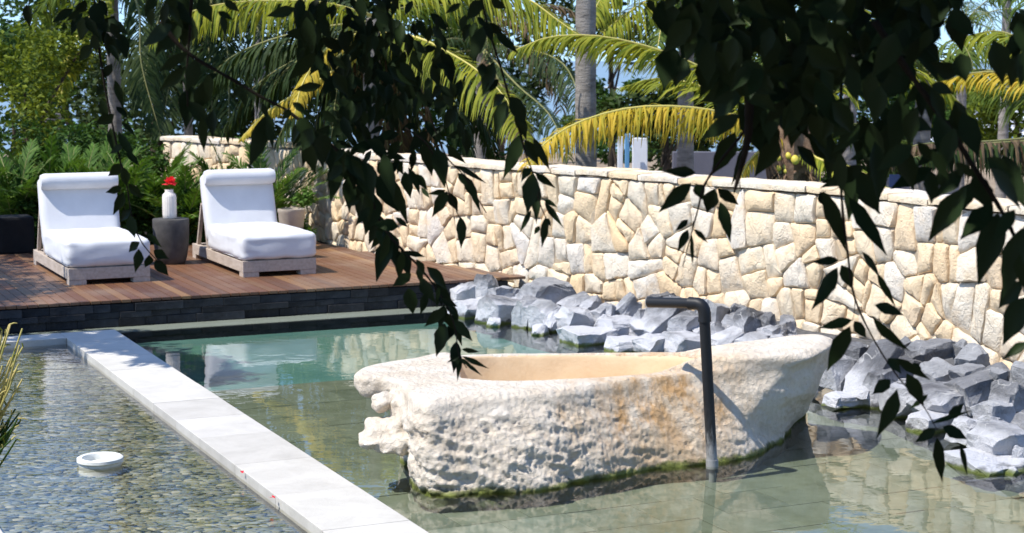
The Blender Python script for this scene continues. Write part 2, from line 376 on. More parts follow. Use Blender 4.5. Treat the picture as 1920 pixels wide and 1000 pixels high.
# ---- water sheets
vEdge = uv(at(400, 552, DZ))[1]              # deck front edge
LEDGE = .13
vLed = vEdge-LEDGE
tag(mk('pond_water', [P(uE+.0, vFar-11.4), P(uL+.01, vFar-11.4), P(uL+.01, vIn+.01), P(uE-3, vIn+.01), P(uE-3,vFar-11.4)][:4], [(0, 1, 2, 3)], M['pond_water']), kind='structure')
pw = [P(uR-.01, vFar-11.4), P(uR+11, vFar-11.4), P(uR+11, vEdge+.02), P(uR-.01, vEdge+.02), P(uR-7, vEdge+.02), P(uR-7, vFar-.005), P(uR-.01, vFar-.005)]
tag(mk('pool_water', pw, [(0, 1, 2, 3, 6), (6, 3, 4, 5)], M['pool_water']), kind='structure')
# ---- pond floor: pebbles nobody could count
PZ = -.055
tag(mk('pond_floor', [P(uE-3, vFar-11.4, PZ-.02), P(uL+.02, vFar-11.4, PZ-.02), P(uL+.02, vIn+.05, PZ-.02), P(uE-3, vIn+.05, PZ-.02)], [(0, 1, 2, 3)], M['grout']), kind='structure')
def pebbles():
    r = np.random.default_rng(5); vs = []; fs = []; n = 0
    ub, vb = [], []
    du, dv = .056, .029
    v = vIn+.03
    y0 = 8.2
    while v > vFar-7.6:
        u = uL+.02
        while True:
            u -= du*r.uniform(.7, 1.25)
            p = P(u, v)
            q = (p.x/max(p.y, 1))*F+960
            if q < -40: break
            if p.y < 8.3: break
            ub.append(u+r.uniform(-.01, .01)); vb.append(v+r.uniform(-.012, .012))
        v -= dv
    n = len(ub); print('pebbles', n)
    ang = r.normal(0, .35, n)+.1; a = r.uniform(.024, .046, n); b = a*r.uniform(.38, .62, n); h = r.uniform(.003, .008, n)
    cx = np.array(ub)*AU.x+np.array(vb)*AV.x; cy = np.array(ub)*AU.y+np.array(vb)*AV.y
    t = np.arange(7)/7*2*math.pi
    ring = np.stack([np.cos(t), np.sin(t)], 1)
    prof = [(1.0, -.3), (.92, .45), (.5, .9)]
    V = np.zeros((n, 22, 3)); 
    tiltx = r.uniform(-.12, .12, n); tilty = r.uniform(-.15, .05, n)
    for k, (s, z) in enumerate(prof):
        jit = 1+r.uniform(-.12, .12, (n, 7))
        X = ring[None, :, 0]*s*a[:, None]*jit; Y = ring[None, :, 1]*s*b[:, None]*jit
        V[:, k*7:k*7+7, 0] = cx[:, None]+X*np.cos(ang)[:, None]-Y*np.sin(ang)[:, None]
        V[:, k*7:k*7+7, 1] = cy[:, None]+X*np.sin(ang)[:, None]+Y*np.cos(ang)[:, None]
        V[:, k*7:k*7+7, 2] = PZ+z*h[:, None]+X*tiltx[:, None]+Y*tilty[:, None]
    V[:, 21, 0] = cx; V[:, 21, 1] = cy; V[:, 21, 2] = PZ+h
    fl = []
    for k in range(2):
        for j in range(7): fl.append((k*7+j, k*7+(j+1) % 7, (k+1)*7+(j+1) % 7)); fl.append((k*7+j, (k+1)*7+(j+1) % 7, (k+1)*7+j))
    for j in range(7): fl.append((14+j, 14+(j+1) % 7, 21))
    fl = np.array(fl); Fc = (fl[None]+(np.arange(n)*22)[:, None, None]).reshape(-1, 3)
    me = bpy.data.meshes.new('pebbles'); me.vertices.add(n*22); me.vertices.foreach_set('co', V.reshape(-1))
    me.loops.add(len(Fc)*3); me.loops.foreach_set('vertex_index', Fc.reshape(-1)); me.polygons.add(len(Fc))
    me.polygons.foreach_set('loop_start', np.arange(len(Fc))*3); me.polygons.foreach_set('loop_total', np.full(len(Fc), 3))
    me.polygons.foreach_set('use_smooth', np.ones(len(Fc), bool)); me.update(); me.materials.append(M['pebble'])
    o = bpy.data.objects.new('pebbles', me); COL.objects.link(o); tag(o, kind='stuff')
pebbles()
# ---- pool floor: shallow tiled shelf, deep turquoise basin behind it
FZ = -.10
vStep = uv(at(400, 733, FZ))[1]
pf = tag(mk('pool_floor', [P(uR-.02, vFar-11.4, FZ-.012), P(uR+11, vFar-11.4, FZ-.012), P(uR+11, vStep, FZ-.012), P(uR-.02, vStep, FZ-.012)], [(0, 1, 2, 3)], M['grout']), kind='structure')
rnd.seed(11)
tw, td = .42, .40; nt_ = 0; row = 0; v = vStep
tiles = []
while v > vFar-8:
    u = uR + .005 - (row % 2)*tw*.5
    while u < uR+7.5:
        a, b = max(u, uR+.005), u+tw
        c = P((a+b)/2, v-td/2); sx = c.x/max(c.y, .1)*F+960; sy = 112+(H-FZ)/max(c.y, .1)*F
        if b-a > .05 and -60 < sx < 2000 and sy < 1040 and not (c.x > 3.2 and c.y > 11.6):
            slab(a+.002, b-.002, v-td+.002, v-.002, FZ-.03, FZ, 'tile', M['tile'], pf, .003, .002); nt_ += 1
        u += tw
    v -= td; row += 1
print('tiles', nt_)
BZ = -.115
bas = [P(uR-7, vStep, FZ-.02), P(uR+9, vStep, FZ-.02), P(uR+9, vStep, BZ), P(uR-7, vStep, BZ), P(uR+9, vEdge+.05, BZ), P(uR-7, vEdge+.05, BZ), P(uR+9, vEdge+.05, -.02), P(uR-7, vEdge+.05, -.02)]
tag(mk('pool_basin', bas, [(0, 1, 2, 3), (3, 2, 4, 5), (5, 4, 6, 7)], M['basin']), kind='structure')
M['ledge'] = simple('pale_ledge_stone', (.36, .37, .33), (.46, .47, .43), 3, .8, .001, .2, stretch=(.4, 3, 1))
# ---- deck with single planks
uLd, uRd = uv(at(-260, 590, DZ))[0], uv(at(900, 523, DZ))[0]

# wall path (front face) from the far left end to beyond the right of the frame, at height WT
WT = 1.36
wp = [(305, 262), (380, 267), (470, 273), (555, 278.5), (603, 285.5), (645, 292), (700, 298), (873, 312), (1073, 327), (1280, 343), (1500, 361), (1600, 369), (1750, 385), (1920, 403)]
WPT = [at(x, y, WT-.05) for x, y in wp]; WPT = [Vector((p.x, p.y, 0)) for p in WPT]
WPT.append(WPT[-1]+(WPT[-1]-WPT[-2]).normalized()*1.6)
WS = spline(WPT, 160)
acc = [0.0]
for i in range(1, len(WS)): acc.append(acc[-1]+(WS[i]-WS[i-1]).length)
WLEN = acc[-1]
def wpos(s):
    s = max(0, min(WLEN-1e-4, s)); i = min(int(np.searchsorted(acc, s, side='right'))-1, len(WS)-2)
    f = (s-acc[i])/(acc[i+1]-acc[i]); p = WS[i].lerp(WS[i+1], f)
    t = (WS[min(i+2, len(WS)-1)]-WS[max(i-1, 0)]).normalized(); n = Vector((t.y, -t.x, 0))
    if n.y > 0: n = -n
    return p, t, n
print('wall length', WLEN, [tuple(round(c, 2) for c in p) for p in WPT])
def wall_s_at(p):                            # nearest arc length
    return min(range(len(WS)), key=lambda i: (WS[i]-Vector((p[0], p[1], 0))).length_squared)

deck = tag(empty('deck', P(0, vEdge, DZ)), kind='structure')
deck.location = (0, 0, 0)
pw_ = .094; u = uLd; np_ = 0
Wl = [uv(p) for p in WS]
rnd.seed(2)
while u < uRd+1.2:
    v1 = vEdge+4.6
    cand = [b for a, b in Wl if abs(a-(u+pw_/2)) < .12]
    if cand and u > uv(WS[0])[0]: v1 = min(v1, max(min(cand)+.05, vEdge+.06))
    if cand and min(cand) < vEdge+.02: break
    slab(u, u+pw_-.007, vEdge-.012+rnd.uniform(-.003, .003), v1, DZ-.028, DZ, 'deck_plank', M['deck'], deck, .003, .0012); np_ += 1
    u += pw_
print('planks', np_)
slab(uLd, uRd+.3, vEdge+.10, vEdge+4.5, -.6, DZ-.035, 'deck_base', M['black_pot'], deck, 0)
# slate riser under the deck edge, courses of blocks
riser = tag(empty('slate_riser', P(uLd, vEdge, 0)), 'black slate block riser between the wooden deck edge and the pool water', 'retaining wall')
riser.location = (0, 0, 0)
rnd.seed(9)
slab(uLd, uRd+.25, vEdge+.045, vEdge+.098, -1.1, DZ-.034, 'mortar_core', M['black_pot'], riser, 0)
z = -.03
for ci, h in enumerate((.10, .058, .075)):
    u = uLd+rnd.uniform(0, .1)
    while u < uRd+.2:
        L = rnd.uniform(.14, .5); b = MB(); b.box(-L/2+.001, L/2-.001, -.03, .03, 0, h-.002, bev=.004)
        o = b.build('slate_block', M['slate'], riser, P(u+L/2, vEdge+.028+rnd.uniform(-.022, .006), z)); o.rotation_euler = (0, rnd.uniform(-.006, .006), ROT+rnd.uniform(-.01, .01)); u += L
    z += h
# narrow pale ledge just under the water at the foot of the riser
slab(uLd, uRd+.4, vEdge-.34, vEdge-.01, -.2, -.012, 'pool_ledge', M['ledge'], None, .004).update_tag()
bpy.data.objects['pool_ledge']['kind'] = 'structure'
slab(uLd, uRd-.3, vEdge-.37, vEdge-.342, -.125, -.02, 'ledge_face', M['slate'], bpy.data.objects['pool_ledge'], 0)
_l = bpy.data.objects['ledge_face']; _p = bpy.data.objects['pool_ledge']; _l.matrix_parent_inverse = (Matrix.Translation(_p.location) @ Euler(_p.rotation_euler).to_matrix().to_4x4()).inverted()

# ================================================================== STONE WALL
wall = tag(empty('stone_wall'), 'long curved wall of cream and honey coloured irregular stones with flat coping behind the pool', 'wall')
TH = .42
cv = []; cf = []
NC = 110
for i in range(NC):
    p, t, n = wpos(WLEN*i/(NC-1)); q = p-n*.022
    for d, z in ((0, -.4), (0, WT-.075), (TH, WT-.075), (TH, -1.2)): cv.append((q.x-n.x*d, q.y-n.y*d, z))
for i in range(NC-1):
    for a in range(3): cf.append((i*4+a, (i+1)*4+a, (i+1)*4+a+1, i*4+a+1))
cf += [(0, 1, 2, 3), tuple((NC-1)*4+k for k in (3, 2, 1, 0))]
mk('mortar_core', cv, cf, M['mortar'], wall)
def clip(poly, a, b, c):                     # keep a*x+b*y<=c
    out = []
    for i in range(len(poly)):
        p, q = poly[i], poly[(i+1) % len(poly)]; dp = a*p[0]+b*p[1]-c; dq = a*q[0]+b*q[1]-c
        if dp <= 0: out.append(p)
        if dp*dq < 0: t = dp/(dp-dq); out.append((p[0]+(q[0]-p[0])*t, p[1]+(q[1]-p[1])*t))
    return out
rnd.seed(21)
Z0, Z1 = -.12, WT-.06
sites = []; rows = 3; rh = (Z1-Z0)/rows; AN = 1.0
for r_ in range(rows):
    s = rnd.uniform(-.3, .1)
    while s < WLEN+.1:
        w = rnd.choice((.36, .44, .52, .60)); j = .36
        sites.append(((s+w/2)*AN, Z0+(r_+.5)*rh+rnd.uniform(-j, j)*rh, rnd.uniform(-.02, .02))); s += w
def stone_mesh(poly, depth0, depth1, mapf, r):
    cx = sum(p[0] for p in poly)/len(poly); cy = sum(p[1] for p in poly)/len(poly)
    pts = []                                  # cut corners, then subdivide with jitter
    for i in range(len(poly)):
        p, q = poly[i], poly[(i+1) % len(poly)]; L = math.hypot(q[0]-p[0], q[1]-p[1])
        if L < 1e-4: continue
        c = min(.016, L*.25)/L; a = (p[0]+(q[0]-p[0])*c, p[1]+(q[1]-p[1])*c); b = (p[0]+(q[0]-p[0])*(1-c), p[1]+(q[1]-p[1])*(1-c))
        pts.append(a); k = int(L/.09)
        for m in range(1, k+1):
            f = m/(k+1); ox, oy = (q[1]-p[1])/L, -(q[0]-p[0])/L; jj = r.uniform(-.0055, .0055)
            pts.append((a[0]+(b[0]-a[0])*f+ox*jj, a[1]+(b[1]-a[1])*f+oy*jj))
        pts.append(b)
    n = len(pts); V = []
    ta, tb = r.uniform(-.13, .13), r.uniform(-.13, .13)
    rad = sum(math.hypot(p[0]-cx, p[1]-cy) for p in pts)/n
    ridge = r.uniform(0, math.pi); rx, ry = math.cos(ridge), math.sin(ridge); ra = r.uniform(.0, .16)
    def fd(x, y): return ta*(x-cx)+tb*(y-cy) - ra*abs((x-cx)*rx+(y-cy)*ry) + .012*noise.noise(Vector((x*9, y*9, cx)))
    for ins, d, tilt in ((.0, depth0, 0), (.001, depth0+(depth1-depth0)*.75, .6), (.013, depth1, 1), (.05, depth1+.007, 1)):
        for i, p in enumerate(pts):
            L = math.hypot(p[0]-cx, p[1]-cy); k = max(0.0, 1-ins*(1 if ins < .05 else 1)*(1+.3*math.sin(i*2.3+cx*9))/max(L, 1e-3)*1.0); k = max(k, .3)
            x, y = cx+(p[0]-cx)*k, cy+(p[1]-cy)*k; V.append(mapf(x, y, d+tilt*fd(x, y)))
    V.append(mapf(cx, cy, depth1+.014+fd(cx, cy)))
    fc = []
    for k in range(3):
        for j in range(n): fc.append((k*n+j, k*n+(j+1) % n, (k+1)*n+(j+1) % n, (k+1)*n+j))
    for j in range(n): fc.append((3*n+j, 3*n+(j+1) % n, 4*n))
    return V, fc
def wmap(x, y, d):
    p, t, n = wpos(x); q = p+n*d; return Vector((q.x, q.y, y))
SA = np.array(sites); ns = 0; extra_v = []; extra_f = []
cells = []
for i, (sx, sy, sw) in enumerate(sites):
    poly = [(0, Z0), (WLEN*AN, Z0), (WLEN*AN, Z1), (0, Z1)]
    d2 = (SA[:, 0]-sx)**2+(SA[:, 1]-sy)**2
    for j in np.argsort(d2)[1:26]:
        qx, qy, qw = sites[j]; a, b = qx-sx, qy-sy
        # power diagram
        c = ((qx*qx+qy*qy-qw)-(sx*sx+sy*sy-sw))/2
        poly = clip(poly, a, b, c)
        if len(poly) < 3: break
    if len(poly) < 3: continue
    poly = [(x/AN, y) for x, y in poly]
    area = abs(sum(poly[k][0]*poly[(k+1) % len(poly)][1]-poly[(k+1) % len(poly)][0]*poly[k][1] for k in range(len(poly))))/2
    if area < .003: continue
    cells.append((area, poly))
def half(poly, ang, off=0.0):
    cx = sum(p[0] for p in poly)/len(poly); cy = sum(p[1] for p in poly)/len(poly); a, b = math.cos(ang), math.sin(ang); c = a*cx+b*cy+off
    return [q for q in (clip(poly, a, b, c), clip(poly, -a, -b, -c)) if len(q) > 2]
def parea(p): return abs(sum(p[k][0]*p[(k+1) % len(p)][1]-p[(k+1) % len(p)][0]*p[k][1] for k in range(len(p))))/2
def split(poly, lvl=0):
    ar = parea(poly)
    if ar < rnd.choice((.052, .075, .10)) or lvl > 4: return [poly]
    best = None
    for _t in range(14):                          # the cut that leaves the least pointed stones
        n_ = len(poly); mx = sum(p[0] for p in poly)/n_; my = sum(p[1] for p in poly)/n_
        cxx = sum((p[0]-mx)**2 for p in poly); cyy = sum(((p[1]-my)*.8)**2 for p in poly); cxy = sum((p[0]-mx)*(p[1]-my)*.8 for p in poly)
        ax = .5*math.atan2(2*cxy, cxx-cyy); hv = half(poly, ax+rnd.gauss(0, .42), rnd.uniform(-.06, .06))
        if len(hv) < 2: continue
        ma = 9
        for q in hv:
            q = [q[i] for i in range(len(q)) if math.hypot(q[i][0]-q[i-1][0], q[i][1]-q[i-1][1]) > .012]; m_ = len(q)
            if m_ < 4: ma = min(ma, .3); continue
            for i in range(m_):
                u1 = (q[i-1][0]-q[i][0], q[i-1][1]-q[i][1]); u2 = (q[(i+1) % m_][0]-q[i][0], q[(i+1) % m_][1]-q[i][1])
                cs = (u1[0]*u2[0]+u1[1]*u2[1])/(math.hypot(*u1)*math.hypot(*u2)+1e-9); ma = min(ma, math.acos(max(-1, min(1, cs))))
        if best is None or ma > best[0]: best = (ma, hv)
    if best is None: return [poly]
    out = []
    for q in best[1]: out += split(q, lvl+1)
    return out
cells = [(parea(q), q) for _, p in cells for q in split(p) if parea(q) > .003]
print('stones', len(cells))
def shrink(poly, d):
    cx = sum(p[0] for p in poly)/len(poly); cy = sum(p[1] for p in poly)/len(poly); n = len(poly)
    out = list(poly)
    ar = sum(poly[k][0]*poly[(k+1) % n][1]-poly[(k+1) % n][0]*poly[k][1] for k in range(n))
    sg = 1 if ar > 0 else -1
    for k in range(n):
        p, q = poly[k], poly[(k+1) % n]; L = math.hypot(q[0]-p[0], q[1]-p[1])
        if L < 1e-5: continue
        a, b = (q[1]-p[1])/L*sg, -(q[0]-p[0])/L*sg; out = clip(out, a, b, a*p[0]+b*p[1]-d)
        if len(out) < 3: return None
    return out
rr = random.Random(5)
cells.sort(key=lambda c: -c[0])
xs, xf = [], []
for idx, (area, poly) in enumerate(cells):
    pl = shrink(poly, rr.uniform(.002, .0055))
    if not pl: continue
    if sum(pl[k][0]*pl[(k+1) % len(pl)][1]-pl[(k+1) % len(pl)][0]*pl[k][1] for k in range(len(pl))) < 0: pl = pl[::-1]
    V, fc = stone_mesh(pl, -.05, rr.uniform(.0, .020), wmap, rr)
    if idx < 298:
        c = sum(V, Vector())/len(V); mk('stone', [v-c for v in V], fc, M['stone'], wall, c, True, 38)
    else:
        o = len(xs); xs += V; xf += [tuple(i+o for i in q) for q in fc]
if xs: tag(mk('stones', xs, xf, M['stone'], wall, None, True, 38), kind='stuff')
# coping
s = -.03; rr = random.Random(8)
while s < WLEN:
    L = rr.uniform(.28, .56); rowsplit = rr.random() < .5
    spans = [(-.02, TH-.0)] if not rowsplit else [(-.02, TH*.5), (TH*.5+.012, TH)]
    zt = rr.uniform(-.006, .012)
    for (d0, d1) in spans:
        e = rr.uniform(-.03, .03)
        quad = [(s+.006+rr.uniform(0, .01), d0+rr.uniform(-.012, .012)), (s+L-.006, d0+rr.uniform(-.012, .012)), (s+L-.008+e, d1), (s+.006+e, d1)]
        pts = []
        for i in range(4):
            a, b = quad[i], quad[(i+1) % 4]
            for m in range(4):
                f = m/4; pts.append((a[0]+(b[0]-a[0])*f+(rr.uniform(-.008, .008) if m else 0), a[1]+(b[1]-a[1])*f+(rr.uniform(-.012, .012) if m else 0)))
        cx = sum(p[0] for p in pts)/16; cy = sum(p[1] for p in pts)/16; V = []
        for ins, z in ((0, -.055), (-.006, -.02), (0, -.004), (.035, .002)):
            for p in pts:
                Lq = math.hypot(p[0]-cx, p[1]-cy); k = 1-ins/max(Lq, .01); x, y = cx+(p[0]-cx)*k, cy+(p[1]-cy)*k
                q, t, n = wpos(x) if 0 <= x <= WLEN else (wpos(0 if x < 0 else WLEN)[0]+wpos(0 if x < 0 else WLEN)[1]*(x if x < 0 else x-WLEN), *wpos(0 if x < 0 else WLEN)[1:])
                w = q-n*(y-.0); V.append(Vector((w.x, w.y, WT+z+zt+.010*noise.noise(Vector((x*7, y*7, 3))))))
        q, t, n = wpos(max(0, min(WLEN, cx))); w = q-n*cy; V.append(Vector((w.x, w.y, WT+zt+.006)))
        fc = []
        for k in range(3):
            for j in range(16): fc.append((k*16+j, k*16+(j+1) % 16, (k+1)*16+(j+1) % 16, (k+1)*16+j))
        for j in range(16): fc.append((48+j, 48+(j+1) % 16, 64))
        c = sum(V, Vector())/len(V); mk('coping_stone', [v-c for v in V], fc, M['stone'], wall, c, True, 40)
    s += L
# ================================================================== STONE TUB
def closed_resample(pts, n):
    P_ = [Vector(p) for p in pts]; m = len(P_); dense = []
    for i in range(m):
        a, b, c, d = P_[i-1], P_[i], P_[(i+1) % m], P_[(i+2) % m]
        for k in range(12):
            u = k/12; dense.append(.5*((2*b)+(c-a)*u+(2*a-5*b+4*c-d)*u*u+(3*b-a-3*c+d)*u**3))
    L = [0.0]
    for i in range(len(dense)): L.append(L[-1]+(dense[(i+1) % len(dense)]-dense[i]).length)
    out = []; j = 0
    for k in range(n):
        t = L[-1]*k/n
        while L[j+1] < t: j += 1
        f = (t-L[j])/max(1e-9, L[j+1]-L[j]); out.append(dense[j].lerp(dense[(j+1) % len(dense)], f))
    return out
NT = 220
def W2(px, py, z): p = at(px, py, z); return Vector((p.x, p.y, 0))
o0 = [W2(772, 878, .0), W2(800, 924, 0), W2(905, 926, 0), W2(1050, 913, 0), W2(1200, 884, 0), W2(1335, 869, 0), W2(1440, 843, 0), W2(1488, 800, 0), W2(1506, 770, 0), Vector((1.75, 12.0, 0)), Vector((1.0, 11.75, 0)), Vector((.1, 11.6, 0)), Vector((-.45, 11.2, 0)), Vector((-.68, 10.5, 0))]
o5 = [W2(748, 742, .42), W2(790, 756, .5), W2(870, 750, .5), W2(1040, 736, .5), W2(1180, 716, .5), W2(1320, 702, .5), W2(1430, 694, .5), W2(1520, 690, .5), W2(1560, 665, .52), W2(1545, 642, .55), W2(1400, 655, .52), W2(1120, 659, .52), W2(870, 663, .52), W2(745, 690, .5)]
c0, c5 = closed_resample(o0, NT), closed_resample(o5, NT)
op = [W2(806, 683, .51), W2(845, 702, .51), W2(960, 713, .51), W2(1130, 707, .51), W2(1270, 694, .51), W2(1330, 681, .51), W2(1300, 669, .51), W2(1150, 665, .51), W2(960, 666, .51), W2(850, 672, .51)]
cop = closed_resample(op, NT)
# line up the start of the opening with the outline: the leftmost point
def rz(x): t = max(0, min(1, (x-1.35)/.75)); return .515+.10*t*t*(3-2*t)
rings = []
def ring(fn): rings.append([fn(i) for i in range(NT)])
def lift(p, z): return Vector((p.x, p.y, z))
ctr = sum(c0, Vector())/NT
ring(lambda i: lift(c0[i].lerp(ctr, .05), -.3))
for z, f, b in ((0, 0, 0), (.12, .20, .01), (.24, .45, .015), (.36, .75, .01), (.45, .95, .0)):
    def fn(i, z=z, f=f, b=b):
        p = c0[i].lerp(c5[i], f); d = (p-ctr).normalized(); q = p+d*b; return lift(q, z*rz(c5[i].x)/.515)
    ring(fn)
ring(lambda i: lift(c5[i], rz(c5[i].x)-.03)); ring(lambda i: lift(c5[i].lerp(cop[i], .1), rz(c5[i].x)))
ring(lambda i: lift(c5[i].lerp(cop[i], .9), rz(c5[i].x)*.8+.2*.515-.0))
cc = sum(cop, Vector())/NT
ring(lambda i: lift(cop[i], .49)); ring(lambda i: lift(cop[i].lerp(cc, .06), .30)); ring(lambda i: lift(cop[i].lerp(cc, .28), .14))
V = [p for r_ in rings for p in r_]; nr = len(rings)
Fs = [(k*NT+i, k*NT+(i+1) % NT, (k+1)*NT+(i+1) % NT, (k+1)*NT+i) for k in range(nr-1) for i in range(NT)]
V.append(lift(cc, .12)); Fs += [((nr-1)*NT+i, (nr-1)*NT+(i+1) % NT, len(V)-1) for i in range(NT)]
V.append(lift(ctr, -.3)); Fs += [((i+1) % NT, i, len(V)-1) for i in range(NT)]
TB = MB(); TB.add(V, Fs)
# the left end: flat prong, knob and tongue
pr = [W2(664, 706, .49), W2(690, 691, .49), W2(770, 677, .49), W2(850, 668, .49), W2(860, 735, .49), W2(790, 745, .49), W2(757, 728, .49), W2(720, 716, .49), W2(680, 715, .49)]
prc = closed_resample(pr, 60); pcen = sum(prc, Vector())/60
pv = []
for z, f in ((.375, .22), (.39, .06), (.44, 0), (.50, .0), (.515, .06)): pv += [lift(p.lerp(pcen, f), z - .0) for p in prc]
pf_ = [(k*60+i, k*60+(i+1) % 60, (k+1)*60+(i+1) % 60, (k+1)*60+i) for k in range(4) for i in range(60)]
pf_ += [tuple(range(60))[::-1], tuple(240+i for i in range(60))]
TB.add(pv, pf_)
def blob(c, r, rot=(0, 0, 0), seed=0, amp=.25):
    bm = bmesh.new(); bmesh.ops.create_icosphere(bm, subdivisions=4, radius=1); mt = Euler(rot).to_matrix(); vs = []
    for v in bm.verts:
        d = v.co.copy(); k = 1+amp*noise.noise(d*1.6+Vector((seed, 0, 0)))+amp*.4*noise.noise(d*4+Vector((seed, 5, 0)))
        q = Vector((d.x*r[0], d.y*r[1], d.z*r[2]))*k; vs.append(c+mt @ q)
    TB.add(vs, [[v.index for v in f.verts] for f in bm.faces]); bm.free()
blob(dep(722, 752, 10.25), (.075, .09, .048), seed=1, amp=.5)
blob(dep(745, 766, 10.2), (.05, .08, .06), seed=3, amp=.5)
blob(dep(744, 812, 10.15), (.215, .20, .075), rot=(.25, .10, .2), seed=6, amp=.45)
blob(dep(708, 822, 10.05), (.11, .13, .045), rot=(.2, .15, 0), seed=9, amp=.5)
blob(dep(762, 800, 10.2), (.10, .18, .16), seed=12, amp=.4)
tub_src = TB.build('tub_source', M['lime'])
md = tub_src.modifiers.new('r', 'REMESH'); md.mode = 'VOXEL'; md.voxel_size = .0115
me = bpy.data.meshes.new_from_object(tub_src.evaluated_get(bpy.context.evaluated_depsgraph_get())); bpy.data.objects.remove(tub_src)
nv = len(me.vertices); co = np.zeros(nv*3); me.vertices.foreach_get('co', co); co = co.reshape(-1, 3)
# smooth a few rounds so the joins run into each other
ed = np.zeros(len(me.edges)*2, int); me.edges.foreach_get('vertices', ed); ed = ed.reshape(-1, 2)
deg = np.bincount(ed.reshape(-1), minlength=nv)[:, None]
for _ in range(4):
    acc_ = np.zeros_like(co); np.add.at(acc_, ed[:, 0], co[ed[:, 1]]); np.add.at(acc_, ed[:, 1], co[ed[:, 0]]); co = co*.4+.6*acc_/np.maximum(deg, 1)
me.vertices.foreach_set('co', co.reshape(-1)); me.update()
nrm = np.zeros(nv*3); me.vertices.foreach_get('normal', nrm); nrm = nrm.reshape(-1, 3)
opx = np.array([(p.x, p.y) for p in cop])
def inside(P2, poly):
    r_ = np.zeros(len(P2), bool); n = len(poly); j = n-1
    for i in range(n):
        a, b = poly[i], poly[j]; c = ((a[1] > P2[:, 1]) != (b[1] > P2[:, 1])) & (P2[:, 0] < (b[0]-a[0])*(P2[:, 1]-a[1])/(b[1]-a[1]+1e-12)+a[0]); r_ ^= c; j = i
    return r_
ins = inside(co[:, :2], np.array([(cc.x+(p[0]-cc.x)*1.04, cc.y+(p[1]-cc.y)*1.08) for p in opx]))
new = co.copy()
for i in range(nv):
    x, y, z = co[i]; p = Vector((x, y, z))
    if ins[i] and z > .05: new[i] += nrm[i]*.006*noise.noise(p*6); continue
    top = rz(x); side = 1-max(0, min(1, (z-(top-.13+.04*noise.noise(p*4)))/.09))
    side *= 1-max(0, nrm[i][2])*.4
    right = max(0, min(1, (x-1.25)/.35))
    left = max(0, min(1, (-.58-x)/.1))
    d = .055*noise.noise(Vector((x*2.2, y*2.2, z*2.6)))
    n2 = noise.noise(Vector((x*6, y*6, z*9+x*3)))
    rg = 1-abs(noise.noise(Vector((x*9+3, y*9, z*13+x*5))))*2; rg2 = 1-abs(noise.noise(p*24))*2
    pit = noise.noise(Vector((x*7, y*7, z*14))+Vector((9, 2, 4))); pit = -max(0, pit-.42)*.14
    vo = noise.voronoi(Vector((x*7, y*7, z*10+x*4)))[0]; vo2 = noise.voronoi(Vector((x*17, y*17, z*25)))[0]
    st_ = noise.noise(Vector((x*3+z*4, y*3, z*22+x*4))); ca_, cb_ = x*.94-z*.34, z*.94+x*.34; fl = noise.noise(Vector((ca_*3.2, y*3, cb_*15))); fl2 = 1-2*abs(noise.noise(Vector((ca_*5+7, y*5, cb_*20)))); rough = (.012*(vo[0]-.35)+.004*(vo2[0]-.35)+.026*fl+.012*fl2+.010*st_+.018*n2+.018*(rg-.5)+.012*(rg2-.5)+.007*noise.noise(p*55)+.006*(1-2*abs(noise.noise(p*34)))+.05*min(0, noise.noise(Vector((ca_*2.1+3, y*2, cb_*5)))+.12)+pit)
    lump = .09*noise.noise(Vector((x*2.6+5, y*3, z*4.5)))+.012*noise.noise(p*9)
    calm = 1-.6*max(0, min(1, (x-.15)/.6)); amt = side*((1-right)*(1-left*.75)*(rough*calm+d*.8)+right*(lump+.15*rough))+.004*noise.noise(p*7)+left*side*.02*noise.noise(p*10)
    new[i] += nrm[i]*amt
me.vertices.foreach_set('co', new.reshape(-1))
fc_ = np.zeros(len(me.polygons)*3); me.polygons.foreach_get('center', fc_); fc_ = fc_.reshape(-1, 3)
fin_ = inside(fc_[:, :2], np.array([(cc.x+(p[0]-cc.x)*1.0, cc.y+(p[1]-cc.y)*1.02) for p in opx])) & (fc_[:, 2] < .508) & (fc_[:, 2] > .0)
me.materials.clear(); me.materials.append(M['lime']); me.materials.append(M['lime_in'])
me.polygons.foreach_set('material_index', fin_.astype(np.int32)); me.polygons.foreach_set('use_smooth', np.ones(len(me.polygons), bool)); me.update()
me.name = 'stone_tub'; print('tub verts', nv)
tub = tag(bpy.data.objects.new('stone_tub', me), 'long rough cream limestone tub with smooth hollow and orange stain standing in the pool', 'stone tub'); COL.objects.link(tub)

# ---- black spout pipe beside the tub
pb = at(1336, 880, -.02); YP = pb.y
def pp(px, py, dy=0): return dep(px, py, YP+dy)
pipe = tag(empty('spout_pipe', (pb.x, pb.y, FZ)), 'black bent plastic spout pipe standing in the water before the stone tub', 'pipe')
def child_world(b, name, mat, parent, **kw):
    o = b.build(name, mat, parent, **kw); o.matrix_parent_inverse = Matrix.Translation(parent.location).inverted(); return o
base_p = Vector((pb.x, pb.y, FZ)); elb = pp(1316, 572)
topv = pp(1321, 600)
b = MB(); b.tube([pp(1335, 868), pp(1328, 730), topv], .033, 16); child_world(b, 'upright', M['pipe'], pipe, smooth=True, sharp=50)
b = MB(); b.tube([base_p, pp(1336, 885)], .022, 12).tube([pp(1335.5, 878), pp(1335, 862)], .038, 16); child_world(b, 'foot_fitting', M['pipe'], pipe, smooth=True, sharp=50)
arm_end = pp(1217, 567, .27); arm0 = pp(1296, 569, .05)
b = MB(); b.tube([arm0, arm_end.lerp(arm0, .5), arm_end], [.031, .031, .033], 16, caps=False).tube([arm_end, arm0], [.026, .026], 16, caps=False); child_world(b, 'arm', M['pipe'], pipe, smooth=True, sharp=50)
